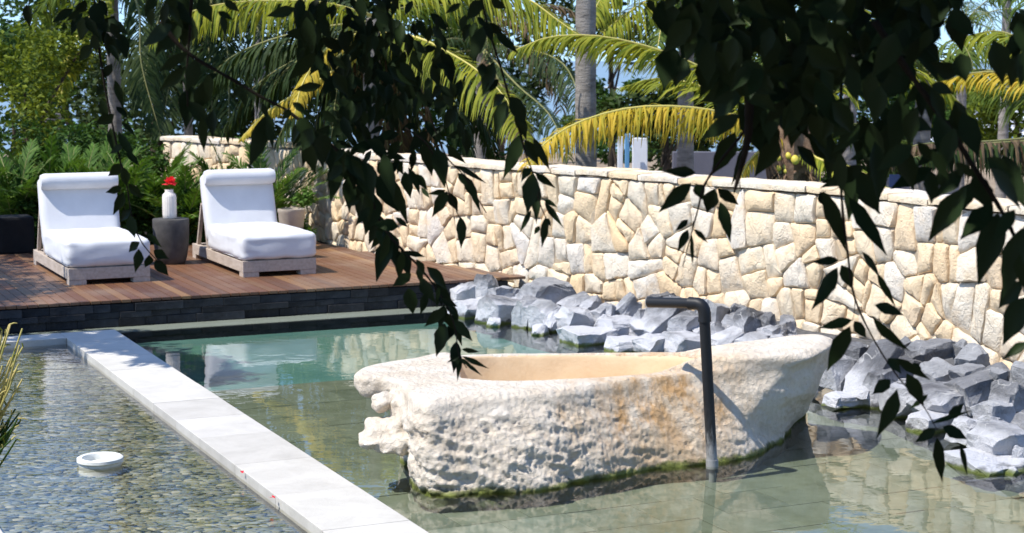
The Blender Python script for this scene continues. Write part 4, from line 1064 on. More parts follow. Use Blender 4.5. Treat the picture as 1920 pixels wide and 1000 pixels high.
A(p4, [(690, 90), (600, 150), (540, 185), (495, 215), (448, 264)], 21.5, 20.6, .26, M['f_yellow'], M['rachis'], seed=36, droop=1.0, per_m=30)
for i, pl in enumerate(([(700, 60), (790, 120), (850, 190), (890, 300)], [(700, 60), (640, 140), (620, 270)], [(700, 70), (715, 180), (730, 300)], [(705, 70), (760, 150), (800, 300)], [(695, 50), (600, 90), (520, 150), (480, 260)], [(695, 40), (560, 60), (430, 110), (360, 200)], [(700, 60), (660, 160), (580, 270)], [(705, 60), (830, 100), (900, 200), (930, 300)], [(700, 40), (640, -20), (560, -30), (500, 20)])):
    A(p4, pl, 21.8, 21.2+.25*i, .6, M[('f_dark', 'f_dark', 'f_dead', 'f_dark')[i % 4]], seed=40+i, droop=1.2, per_m=22)
for i, pl in enumerate(([(620, 120), (560, 190), (520, 262)], [(640, 110), (600, 200), (590, 280)], [(760, 100), (800, 190), (810, 290)], [(780, 90), (860, 150), (920, 260)], [(660, 90), (560, 110), (470, 170), (420, 250)], [(740, 100), (745, 200), (760, 300)], [(690, 100), (660, 200), (650, 300)], [(720, 30), (640, 60), (500, 90), (380, 160)])):
    A(p4, [(700, 50)]+pl, 22.3, 22.0+.2*i, .7, M[('f_dark', 'f_dead')[i % 3 == 2]], seed=240+i, droop=1.0, per_m=26, w=.045)
# -- others
p5, c5_ = palm(214, 27, 'coconut palm with pale slender trunk above the left lounger', top_z=6.0, r=(.115, .09), n=11, seed=5, L=2.8)
A(p5, [(232, -60), (190, 5), (152, 55), (128, 110), (112, 196)], 27, 25.5, .5, M['f_lime'], M['rachis'], seed=51, droop=1.1, per_m=30)
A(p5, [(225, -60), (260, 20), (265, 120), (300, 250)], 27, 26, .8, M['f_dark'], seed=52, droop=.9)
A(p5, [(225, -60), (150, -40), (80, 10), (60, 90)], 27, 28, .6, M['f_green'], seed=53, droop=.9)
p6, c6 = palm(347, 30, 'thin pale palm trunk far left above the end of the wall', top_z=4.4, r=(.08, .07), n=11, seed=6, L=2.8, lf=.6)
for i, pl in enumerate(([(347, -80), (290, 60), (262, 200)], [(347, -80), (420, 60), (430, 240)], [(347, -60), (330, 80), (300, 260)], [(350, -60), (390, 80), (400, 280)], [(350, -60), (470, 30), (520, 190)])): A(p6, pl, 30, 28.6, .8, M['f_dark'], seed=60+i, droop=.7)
p7, c7 = palm(1290, 27, 'green coconut palm behind the dense dark leaves at top right', crown_px=(1290, -60), r=(.14, .11), n=9, seed=7, L=2.6, el=(.2, 1.1))
for i, pl in enumerate(([(1290, -50), (1230, -8), (1180, 22), (1128, 62)], [(1292, -50), (1250, 10), (1232, 95)], [(1300, -50), (1200, -45), (1130, -5), (1110, 40)], [(1300, -50), (1340, 30), (1350, 130)])): A(p7, pl, 27, 25.6, .75, M[('f_lime', 'f_green')[i % 2]], M['rachis'], seed=70+i, droop=.8, per_m=34)
p8, c8 = palm(2030, 18.5, 'palm beyond the right photo edge, its brown shaded fronds drooping over the wall', crown_px=(2030, 215), r=(.18, .16), gen=False, seed=8)
for i, (pl, m, L) in enumerate((([(2030, 240), (1960, 255), (1880, 264), (1800, 268), (1720, 272), (1650, 300)], 'f_dead', .55), ([(2030, 235), (1950, 262), (1850, 270), (1770, 280), (1700, 300)], 'f_dark', .5), ([(2030, 215), (1960, 110), (1880, 60), (1800, 70)], 'f_lime', .5), ([(2030, 215), (1950, 160), (1860, 135), (1775, 150), (1740, 180)], 'f_yellow', .36), ([(2030, 215), (1980, 60), (1930, -20), (1860, -20)], 'f_green', .55), ([(2030, 225), (1980, 190), (1900, 165), (1830, 175)], 'f_green', .6), ([(2030, 235), (1960, 280), (1900, 330)], 'f_dark', .45))):
    A(p8, pl, 18.5, 19.5+.4*i if i > 1 else 17.0, L, M[m], seed=80+i, droop=1.1, per_m=30)
p9, c9 = palm(1717, 23, 'leaning grey palm trunk standing behind the wall at right', crown_px=(1735, 150), r=(.13, .11), n=9, seed=9, L=2.2, lf=.5, mats=('f_dark', 'f_green'), el=(.3, 1.2))
p10, c10 = palm(1878, 50, 'distant palm trunk beside the far white pool chair', top_z=4.6, r=(.16, .13), n=9, seed=10, L=3, lf=.8, per_m=12, mats=('f_green', 'f_lime'))
p11, c11 = palm(1800, 46, 'distant palm left of the far white pool chair', top_z=3.4, r=(.15, .12), n=9, seed=11, L=3, lf=.8, per_m=12)
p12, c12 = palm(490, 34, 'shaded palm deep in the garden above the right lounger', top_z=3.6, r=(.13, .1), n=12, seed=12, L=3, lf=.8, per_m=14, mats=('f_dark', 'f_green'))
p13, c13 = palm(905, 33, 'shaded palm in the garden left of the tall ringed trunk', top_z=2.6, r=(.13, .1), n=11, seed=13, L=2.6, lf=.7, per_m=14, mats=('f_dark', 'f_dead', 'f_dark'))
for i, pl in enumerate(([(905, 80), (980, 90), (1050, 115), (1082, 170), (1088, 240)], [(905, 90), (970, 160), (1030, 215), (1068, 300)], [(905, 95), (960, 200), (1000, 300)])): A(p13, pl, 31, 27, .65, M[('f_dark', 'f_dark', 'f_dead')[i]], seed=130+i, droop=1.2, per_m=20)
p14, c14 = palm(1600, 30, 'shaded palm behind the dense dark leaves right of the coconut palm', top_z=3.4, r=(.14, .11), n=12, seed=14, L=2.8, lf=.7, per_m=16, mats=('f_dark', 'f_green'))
# -- leafy trees and bushes
def leaf_cloud(n, centers, size, seed, hang=.3):
    r = np.random.default_rng(seed); k = len(centers); idx = r.integers(0, k, n); C = np.array([c[:3] for c in centers])[idx]; Rr = np.array([c[3:] for c in centers])[idx]
    d = r.normal(size=(n, 3)); d /= np.linalg.norm(d, axis=1)[:, None]; rad = r.uniform(.35, 1.0, n)**.6; P_ = C+d*Rr*rad[:, None]*(1+.25*r.normal(size=n)[:, None]*.5)
    a = r.normal(size=(n, 3))*np.array([1, 1, .5])-np.array([0, 0, hang]); a /= np.linalg.norm(a, axis=1)[:, None]; b = np.cross(a, r.normal(size=(n, 3))); b /= np.linalg.norm(b, axis=1)[:, None]
    s = size*r.uniform(.6, 1.2, n)[:, None]; nn = np.cross(a, b)
    V = np.stack([P_, P_+a*s*.45+b*s*.24+nn*s*.06, P_+a*s, P_+a*s*.45-b*s*.24+nn*s*.06], 1).reshape(-1, 3)
    i4 = np.arange(n)*4; Fc = np.concatenate([np.stack([i4, i4+1, i4+2], 1), np.stack([i4, i4+2, i4+3], 1)]); return V, Fc
def leafy(px, Y, zs, rx, rz, n, size, mat, label, cat='tree', seed=0, ncl=9, tr=True, name='garden_tree', group=None):
    b0 = base_at(px, Y); root = tag(empty(name, b0), label, cat, group); r2 = random.Random(seed); cs = []
    for i in range(ncl):
        a = r2.uniform(0, 6.28); q = r2.uniform(.2, 1)
        cs.append((math.cos(a)*rx*q, math.sin(a)*rx*q*.8, zs-b0.z+r2.uniform(-1, 1)*rz, rx*r2.uniform(.22, .42), rx*r2.uniform(.22, .42), min(rz, rx)*r2.uniform(.25, .5)))
    V, Fc = leaf_cloud(n, cs, size, seed); o = mk('crown', V, Fc, mat, root); o['kind'] = 'stuff'
    if tr:
        trunk(root, b0-UP*.1, b0+UP*(zs-b0.z)*.8, .09*rx**.5, .04*rx**.5, M['bark'], .15, seed, False)
        for i in range(5):
            c = Vector(cs[i % ncl][:3]); b = MB(); s0 = Vector((0, 0, (zs-b0.z)*r2.uniform(.35, .75))); b.tube([s0, s0.lerp(c, .5)+UP*.1, c], [.04, .028, .012], 6); b.build('limb', M['bark'], root)
    return root
leafy(55, 25, 2.1, 1.15, 1.0, 5200, .11, M['tree_leaf'], 'leafy light green tree at the upper left corner', seed=1, ncl=16)
leafy(-60, 23, 1.9, 1.0, .8, 3000, .12, M['tree_leaf'], 'leafy tree cut by the left photo edge', seed=2, ncl=12)
leafy(30, 31, 1.6, 2.0, 1.4, 4200, .17, M['bush'], 'dark rounded tree behind the light green one at far left', seed=3, ncl=14)
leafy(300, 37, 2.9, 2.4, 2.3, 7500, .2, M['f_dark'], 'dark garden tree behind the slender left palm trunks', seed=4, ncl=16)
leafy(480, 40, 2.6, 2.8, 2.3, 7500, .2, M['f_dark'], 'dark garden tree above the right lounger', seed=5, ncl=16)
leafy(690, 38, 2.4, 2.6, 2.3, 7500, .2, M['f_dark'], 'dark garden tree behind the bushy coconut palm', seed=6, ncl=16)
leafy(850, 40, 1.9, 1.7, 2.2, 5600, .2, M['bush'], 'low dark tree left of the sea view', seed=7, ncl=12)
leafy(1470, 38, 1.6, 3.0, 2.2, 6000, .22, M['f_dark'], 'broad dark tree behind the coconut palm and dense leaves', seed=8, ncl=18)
leafy(1680, 40, .9, 2.0, 1.6, 4000, .2, M['bush'], 'dark green tree right of the broad dark one', seed=9, ncl=12)
leafy(1240, 36, 2.2, 1.5, 1.3, 3800, .2, M['f_dark'], 'dark tree glimpsed between the ringed trunk and the upper yellow frond', seed=20, ncl=14)
leafy(1360, 44, 2.0, 2.4, 2.2, 4200, .22, M['bush'], 'dark green tree behind the root of the yellow fronds', seed=21, ncl=14)
leafy(930, 46, 2.4, 2.0, 1.6, 3800, .22, M['f_dark'], 'dark tree over the sea view left of the ringed trunk', seed=22, ncl=12)
leafy(1140, 48, 4.2, 1.8, 1.0, 2600, .22, M['bush'], 'high leafy crown behind the ringed trunk', seed=23, ncl=10)
leafy(180, 44, .9, 2.2, 1.6, 4200, .22, M['f_dark'], 'low dark tree behind the slender left palm', seed=24, ncl=12)
leafy(1165, 40, 1.3, .8, .7, 1800, .17, M['bush'], 'small bushy tree just right of the ringed trunk', seed=25, ncl=10)
leafy(60, 46, 3.6, 2.4, 1.4, 4200, .22, M['bush'], 'high dark crown over the upper left corner', seed=26, ncl=12)
leafy(1905, 70, .6, 3.0, 1.4, 5000, .3, M['tree_leaf'], 'sunlit far tree above the pool pavilion at right', seed=10, ncl=14)
leafy(1780, 80, .1, 2.4, 1.2, 4000, .3, M['tree_leaf'], 'sunlit far tree left of the pavilion', seed=11, ncl=12)
leafy(1160, 62, -.6, 1.6, .6, 2200, .2, M['bush'], 'small distant shrub right of the tall ringed trunk', 'shrub', seed=12, ncl=8, tr=False, name='shrub')
leafy(1080, 70, -.5, 1.4, .7, 2000, .2, M['f_green'], 'small distant shrub on the beach left of the ringed trunk', 'shrub', seed=13, ncl=8, tr=False, name='shrub')
# out of frame on the left: the tree whose shade falls on the deck corner and the kerb
root = tag(empty('shade_tree', (-8.6, 15.6, -1.6)), 'broad shade tree left of the deck, outside the photo edge', 'tree'); r2 = random.Random(5); cs = []
for (x, y, z, r_) in ((-7.6, 16.6, 3.9, .7), (-7.1, 15.6, 4.1, .7), (-5.6, 13.5, 4.0, .6), (-5.3, 13.2, 4.3, .5), (-6.1, 13.9, 4.2, .6), (-5.0, 12.6, 4.3, .4), (-8.0, 17.5, 3.9, .8), (-3.6, 12.2, 5.5, .0), (-7.4, 14.9, 4.4, .7), (-8.2, 16.2, 4.3, .9), (-7.7, 18.9, 4.0, .8), (-8.4, 15.5, 4.8, .9), (-7.6, 14.3, 4.6, .8)): cs.append((x+8.6, y-15.6, z+1.6, r_, r_, r_*.5))
cs = [c for c in cs if c[3] > .01]; V, Fc = leaf_cloud(7000, cs, .17, 77); mk('crown', V, Fc, M['bush'], root)['kind'] = 'stuff'
trunk(root, root.location-UP*.1, root.location+UP*6.0, .2, .11, M['bark'], .2, 3, False)
for c in cs[:9]: b = MB(); b.tube([(0, 0, 4.2), Vector((0, 0, 4.7)).lerp(Vector(c[:3]), .5)+UP*.15, c[:3]], [.08, .05, .02], 6); b.build('limb', M['bark'], root)

# -- hedge of cycads and strap leaved plants behind the deck
def cycad(o, n, L, label, seed, mat=None, group='feathery cycads along the back of the deck', el=(.5, 1.35), lf=.16, fr=5):
    root = tag(empty('cycad_plant', o), label, 'plant', group); r2 = random.Random(seed); protos = []
    b = MB(); b.lathe([(.10, -.2), (.11, 0), (.09, .12), (.02, .18)], 10); b.build('stem', M['husk'], root)
    for i in range(n):
        az = i*2.4+r2.uniform(-.3, .3)
        if i < fr:
            pts = arc_frond(Vector((0, 0, .12)), 0, r2.uniform(1.0, 1.35), L, r2.uniform(.6, 1.2), 9); b = MB(); b.tube(pts, [.010*(1-.7*k/9) for k in range(10)], 4)
            f = b.build('frond', M['rachis_d'], root); V, Fc = leaflet_mesh(pts, lf, mat or M['cycad'], droop=.10, spread=.55, fwd=.9, per_m=34, w=.02, seed=seed*9+i, ragged=.02)
            lf_ = mk('leaflets', V, Fc, mat or M['cycad'], f); lf_['kind'] = 'stuff'; protos.append((f, lf_))
        else:
            pf0, pl0 = protos[i % fr]; f = inst(pf0, 'frond', root); l2 = inst(pl0, 'leaflets', f); l2.matrix_parent_inverse = pl0.matrix_parent_inverse
        f.rotation_euler = (r2.uniform(-.15, .15), r2.uniform(-.35, .5), az); f.scale = (r2.uniform(.8, 1.1),)*3
    return root
hz_ = [(-40, 21.4, 1.25, 'spiky cycad cut by the left photo edge'), (25, 21.0, 1.2, 'spiky cycad at far left behind the black planter'), (80, 21.5, 1.3, 'tall cycad whose fronds rise behind the left lounger head'), (135, 21.0, 1.25, 'cycad directly behind the left lounger back'), (185, 21.6, 1.3, 'cycad behind the right shoulder of the left lounger'), (238, 21.2, 1.25, 'cycad left of the red flower'), (290, 21.6, 1.2, 'cycad directly behind the red flower and vase'), (340, 21.0, 1.0, 'low cycad between the side table and the right lounger'), (420, 21.4, 1.15, 'cycad before the far wall above the right lounger'), (500, 21.0, 1.25, 'feathery cycad arching right over the right lounger head')]
for i, (px, Y, L, lab) in enumerate(hz_):
    o = Vector(((px-960)/F*Y, Y, .15)); cycad(o, 24, L, lab, 100+i, lf=.25)
for i, (px, Y, zz, rx, lab) in enumerate(((10, 20.6, .55, .55, 'dark leafy shrub behind the black planter at the left edge'), (110, 21.2, .6, .6, 'dark shrub low behind the left lounger'), (215, 21.0, .55, .6, 'dark shrub under the cycads left of the table'), (300, 20.9, .5, .5, 'dark shrub directly behind the side table'), (365, 20.9, .5, .42, 'dark shrub behind the left side of the right lounger'), (160, 22.6, .9, .9, 'tall shrub filling the hedge behind the cycads'), (40, 22.6, .9, .9, 'tall shrub at the left end of the hedge'), (262, 22.8, .9, .7, 'tall shrub beside the left end of the stone wall'))):
    leafy(px, Y, zz, rx, rx*.7, 2600, .085, M['bush'], lab, 'shrub', seed=200+i, ncl=10, tr=False, name='shrub', group='shrubs of the hedge behind the deck')
leafy(577, 20.35, .66, .24, .22, 900, .06, M['cycad'], 'small leaved bush in the tan pot beside the right lounger', 'shrub', seed=230, ncl=7, tr=False, name='potted_bush')
pp_ = Vector(((545-960)/F*20.2, 20.2, DZ)); b = MB(); b.lathe([(.001, 0), (.11, 0), (.12, .02), (.155, .42), (.165, .44), (.165, .47), (.14, .47), (.13, .40), (.001, .40)], 28)
tag(b.build('clay_pot', M['pot'], None, pp_, smooth=True, sharp=40), 'tan tapered pot half hidden behind the right lounger', 'pot')
b = MB(); b.box(-.24, .24, -.2, .2, 0, .42, bev=.03); bp = b.build('planter', M['black_pot'], None, Vector(((15-960)/F*19.8, 19.8, DZ))); bp.rotation_euler = (0, 0, ROT)
tag(bp, 'black square planter in the shade at the left photo edge', 'planter')
# planting bed behind the deck
bx = [P(uLd-2, vEdge+4.55, .14), P(uv(WPT[0])[0]+3.0, vEdge+4.55, .14), P(uv(WPT[0])[0]+3.0, vEdge+9.5, .12), P(uLd-2, vEdge+9.5, .12)]
tag(mk('planting_bed', bx+[v-UP*1.2 for v in bx], [(0, 1, 2, 3), (0, 4, 5, 1), (1, 5, 6, 2), (2, 6, 7, 3), (3, 7, 4, 0)], M['soil']), kind='structure')

# ---- far things seen through the palms
def boxobj(name, x0, x1, y0, y1, z0, z1, mat, label=None, cat=None, group=None, parent=None):
    b = MB(); c = Vector(((x0+x1)/2, (y0+y1)/2, z0)); b.box(x0-c.x, x1-c.x, y0-c.y, y1-c.y, 0, z1-z0, bev=.01)
    o = b.build(name, mat, parent, c-(parent.location if parent else Vector())); 
    if label: tag(o, label, cat, group)
    return o
def pxbox(name, xl, xr, yt, yb, Y, dd, mat, *a, **k):
    l, r_ = (xl-960)/F*Y, (xr-960)/F*Y; zt, zb = H-(yt-112)/F*Y, H-(yb-112)/F*Y; return boxobj(name, l, r_, Y, Y+dd, zb, zt, mat, *a, **k)
G_ = 'posts seen under the yellow frond'
pxbox('garden_post', 1158, 1168, 255, 330, 26, .08, M['white'], 'thin white post left of the blue one under the yellow frond', 'post', G_)
pxbox('garden_post', 1172, 1180, 250, 330, 25.8, .08, M['blue'], 'light blue post under the yellow frond', 'post', G_)
pxbox('garden_post', 1186, 1214, 258, 335, 26, .12, M['white'], 'broad white post right of the blue one', 'post', G_)
pxbox('garden_post', 1142, 1148, 240, 330, 25, .06, M['bark'], 'thin dark post between the ringed trunk and the white post', 'post', G_)
pxbox('garden_wall', 1262, 1440, 284, 345, 30, .2, M['greywall'], 'pale grey garden building wall seen below the yellow frond', 'wall')
pxbox('garden_wall', 1600, 1800, 333, 372, 29, .2, M['greywall'], 'low pale grey wall behind the leaning grey trunk at right', 'wall')
for (xl, lab) in ((1675, 'dark blue garden chair left of the leaning grey trunk'), (1738, 'dark blue garden chair right of the leaning grey trunk')):
    Y = 26; c = Vector(((xl+7-960)/F*Y, Y, H-(372-112)/F*Y)); t = tag(empty('garden_chair', c), lab, 'chair', 'blue chairs behind the wall')
    for (x0, x1, y0, y1, z0, z1, nm) in ((-.09, .09, -.1, .1, .10, .13, 'seat'), (-.09, .09, .08, .11, .14, .36, 'backrest')): b = MB(); b.box(x0, x1, y0, y1, z0, z1); b.build(nm, M['navy'], t)
    for sx in (-.08, .07):
        for sy in (-.1, .09): b = MB(); b.box(sx, sx+.015, sy, sy+.012, -.15, .098); b.build('leg', M['navy'], t)
# far pool terrace with chair, umbrella and thatched pavilion
YF = 88
def FP(px, py, Y=YF): return dep(px, py, Y)
zt = FP(1860, 251).z
tz = boxobj('pool_terrace', FP(1700, 250).x, FP(2050, 250).x, 80, 104, zt-.5, zt-.02, M['white']); tag(tz, kind='structure')
fpw = boxobj('far_pool', FP(1760, 250).x, FP(1905, 250).x, 81, 86.5, zt-.3, zt+.01, M['farpool']); tag(fpw, kind='structure')
t = tag(empty('pool_chair', FP(1840, 248, 88)), 'far white reclining pool chair on the terrace', 'pool chair')
b = MB(); b.box(-.1, 1.5, -.3, .3, .28, .36, bev=.01); b.build('seat', M['white'], t)
b = MB(); b.box(-.04, .04, -.3, .3, 0, .85, Matrix.Translation((0, 0, .33)) @ Matrix.Rotation(-.45, 4, 'Y'), bev=.01); b.build('backrest', M['white'], t)
for sx in (-.05, 1.35):
    for sy in (-.27, .2): b = MB(); b.box(sx, sx+.08, sy, sy+.07, -.1, .275); b.build('leg', M['white'], t)
t = tag(empty('sunshade', FP(1906, 250, 92)), 'far white square sunshade at the right photo edge', 'sunshade')
b = MB(); s_ = 1.0; b.add([(-s_, -s_, 0+.55), (s_, -s_, .55), (s_, s_, .55), (-s_, s_, .55), (-s_*.7, -s_*.7, 1.2), (s_*.7, -s_*.7, 1.2), (s_*.7, s_*.7, 1.2), (-s_*.7, s_*.7, 1.2)], [(4, 5, 6, 7), (0, 1, 5, 4), (1, 2, 6, 5), (2, 3, 7, 6), (3, 0, 4, 7)]); b.build('canopy', M['white'], t)
b = MB(); b.tube([(0, 0, -.2), (0, 0, 1.15)], .03, 8); b.build('pole', M['white'], t)
t = tag(empty('pavilion', FP(1800, 240, 98)), 'far open pavilion with dark flat thatch behind the white pool chair', 'pavilion')
b = MB(); b.box(-2.4, 4.6, -.8, .8, 1.0, 1.22, bev=.02); b.build('roof', M['roofd'], t)
for sx in (-2.2, 0, 2.2, 4.3):
    for sy in (-.7, .6): b = MB(); b.box(sx, sx+.1, sy, sy+.1, -.6, .998); b.build('column', M['bark'], t)
for i in range(3): leafy(1780+i*62, 102, -.6, 2.6, .8, 2200, .28, M['bush'], ('dark hedge shrub left under the far pavilion', 'dark hedge shrub in the middle behind the far pavilion', 'dark hedge shrub right under the far sunshade')[i], 'shrub', seed=260+i, ncl=8, tr=False, name='shrub')
# ochre hut corner and leaning trunks in the upper left gap
tr_ = tag(empty('garden_tree', base_at(128, 40)), 'thin tree leaning right against the blue water gap at upper left', 'tree')
trunk(tr_, dep(136, 262, 40), dep(108, 172, 40), .10, .06, M['bark'], .05, 2, False)
V, Fc = leaf_cloud(1800, [(-.6, 0, 3.2, .8, .8, .5), (.3, .2, 3.6, .7, .7, .4), (-1.0, 0, 3.9, .6, .6, .4)], .16, 8); mk('crown', V, Fc, M['bush'], tr_)['kind'] = 'stuff'
t = tag(empty('beach_hut', base_at(95, 52)), 'small grey and ochre hut by the water at upper left', 'hut')
def hb(name, xl, xr, yt, yb, Y, dd, mat):
    l, r_ = (xl-960)/F*Y, (xr-960)/F*Y; b = MB(); o = t.location; b.box(l-o.x, r_-o.x, Y-o.y, Y+dd-o.y, H-(yb-112)/F*Y-o.z, H-(yt-112)/F*Y-o.z); return b.build(name, mat, t)
hb('wall', 86, 104, 216, 262, 52, 1.2, M['trunk']); hb('roof', 78, 106, 207, 215, 51.8, 1.6, M['pot']); hb('door_panel', 78, 85.5, 216, 260, 52.1, .8, M['coconut'])

# -- yellow green twiggy shrub at the left edge, standing on the pond kerb
def twig_shrub():
    Yc = 8.3; o = dep(-60, 890, Yc); root = tag(empty('twig_shrub', Vector((o.x, o.y, ZC))), 'spindly yellow green twig shrub leaning in from the left photo edge', 'shrub'); r2 = random.Random(6); 
    b = MB(); b.lathe([(.001, 0), (.09, 0), (.11, .16), (.12, .17), (.10, .17), (.001, .14)], 20); b.build('pot', M['pot'], root)
    for k in range(70):
        e = (r2.uniform(-20, 48), 595+r2.random()**.8*235); s = Vector((0, 0, .15)); ex = dep(e[0]+r2.uniform(-8, 0), e[1], Yc+r2.uniform(-.12, .15))-root.location
        mid = s.lerp(ex, .55)+Vector((r2.uniform(-.04, .02), r2.uniform(-.05, .05), r2.uniform(.02, .1)))
        pts = spline([s, s.lerp(mid, .5)+Vector((r2.uniform(-.03, .03), 0, .03)), mid, ex], 10); dark = e[1] > 745
        b = MB(); b.tube(pts, [.0085*(1-.5*i/9) for i in range(10)], 5); m = M['twig'] if not dark else M['bush']; tw = b.build('twig', m, root, smooth=True)
        for j in range(3):
            p = pts[r2.choice((6, 7, 8, 9))]; d = Vector((r2.uniform(-.3, 1), r2.uniform(-.5, .5), r2.uniform(-.3, 1))).normalized()*r2.uniform(.02, .05)
            b = MB(); b.tube([p, p+d*.6+Vector((0, 0, .004)), p+d], [.004, .0035, .002], 4); b.build('shoot', M['twig'] if r2.random() < .7 else M['f_lime'], tw)
twig_shrub()
# ================================================================== OVERHANGING TREE (the dark sprays in front)
def leaf_variant(seed, fold, curl):
    r2 = random.Random(seed); n = 9; V = []; Fc = []
    for i in range(n):
        t = i/(n-1); w = (0, .27, .44, .50, .47, .38, .25, .11, .004)[i]; w = max(w, .006)
        x = t; y0 = .05*math.sin(t*3+seed)*t; z0 = -curl*t*t
        wl = w*(1+.10*r2.uniform(-1, 1)); wr = w*(1+.10*r2.uniform(-1, 1))
        V += [(x, y0+wl, z0+fold*wl), (x, y0, z0), (x, y0-wr, z0+fold*wr)]
    for i in range(n-1):
        a = i*3; Fc += [(a, a+1, a+4, a+3), (a+1, a+2, a+5, a+4)]
    return V, Fc
LV = [leaf_variant(s, f, c) for s, f, c in ((1, .25, .10), (2, .45, .22), (3, .15, -.08), (4, .6, .30), (5, .3, .16))]
LM = []
for V, Fc in LV:
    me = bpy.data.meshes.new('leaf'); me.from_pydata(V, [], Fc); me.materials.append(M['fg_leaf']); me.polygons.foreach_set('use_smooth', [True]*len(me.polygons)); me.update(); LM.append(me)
TR = Vector((2.7, 3.4, -.3))
otree = tag(empty('overhanging_tree', TR), 'dark shaded tree whose leafy sprays hang across the top of the view', 'tree')
trunk(otree, TR-UP*.3, TR+Vector((-.25, .3, 3.9)), .17, .11, M['fg_bark'], .1, 4, False)
r3 = random.Random(12)
LEAVES = []                                   # (area, matrix, variant)
def leafm(b, t, wpx, Y, dz=None, face=None):
    """leaf from pixel b to pixel t, wpx wide, at ground distance Y"""
    d = r3.uniform(-.35, .35) if dz is None else dz; Lp = math.hypot(t[0]-b[0], t[1]-b[1]); B = dep(b[0], b[1], Y); T = dep(t[0], t[1], Y+d*Lp/F*Y); X = T-B; L = X.length; X.normalize()
    view = (B-camo.location).normalized(); n = -view+Vector((r3.uniform(-.5, .5), 0, r3.uniform(-.3, .6))) if face is None else face; n = (n-X*n.dot(X)).normalized(); Yv = n.cross(X)
    w = wpx/F*Y; m = Matrix(((X.x*L, Yv.x*w, n.x*w, B.x), (X.y*L, Yv.y*w, n.y*w, B.y), (X.z*L, Yv.z*w, n.z*w, B.z), (0, 0, 0, 1)))
    LEAVES.append((Lp*wpx, m, r3.randrange(len(LM))))
def branch(pts, Y, r0=5.0, r1=1.6, Y1=None, name='branch'):
    n = len(pts); P_ = spline([dep(x, y, Y+((Y1 or Y)-Y)*i/(n-1)) for i, (x, y) in enumerate(pts)], n*4); k = len(P_)
    b = MB(); b.tube([p-TR for p in P_], [((r0+(r1-r0)*i/(k-1))/F*Y)*.5*(1+.15*r3.uniform(-1, 1)) for i in range(k)], 6); b.build(name, M['fg_bark'], otree, smooth=True)
def twig(a, b_, Y, r=2.0): branch([a, ((a[0]+b_[0])/2+r3.uniform(-3, 3), (a[1]+b_[1])/2+3), b_], Y, r, r*.6, name='twig')
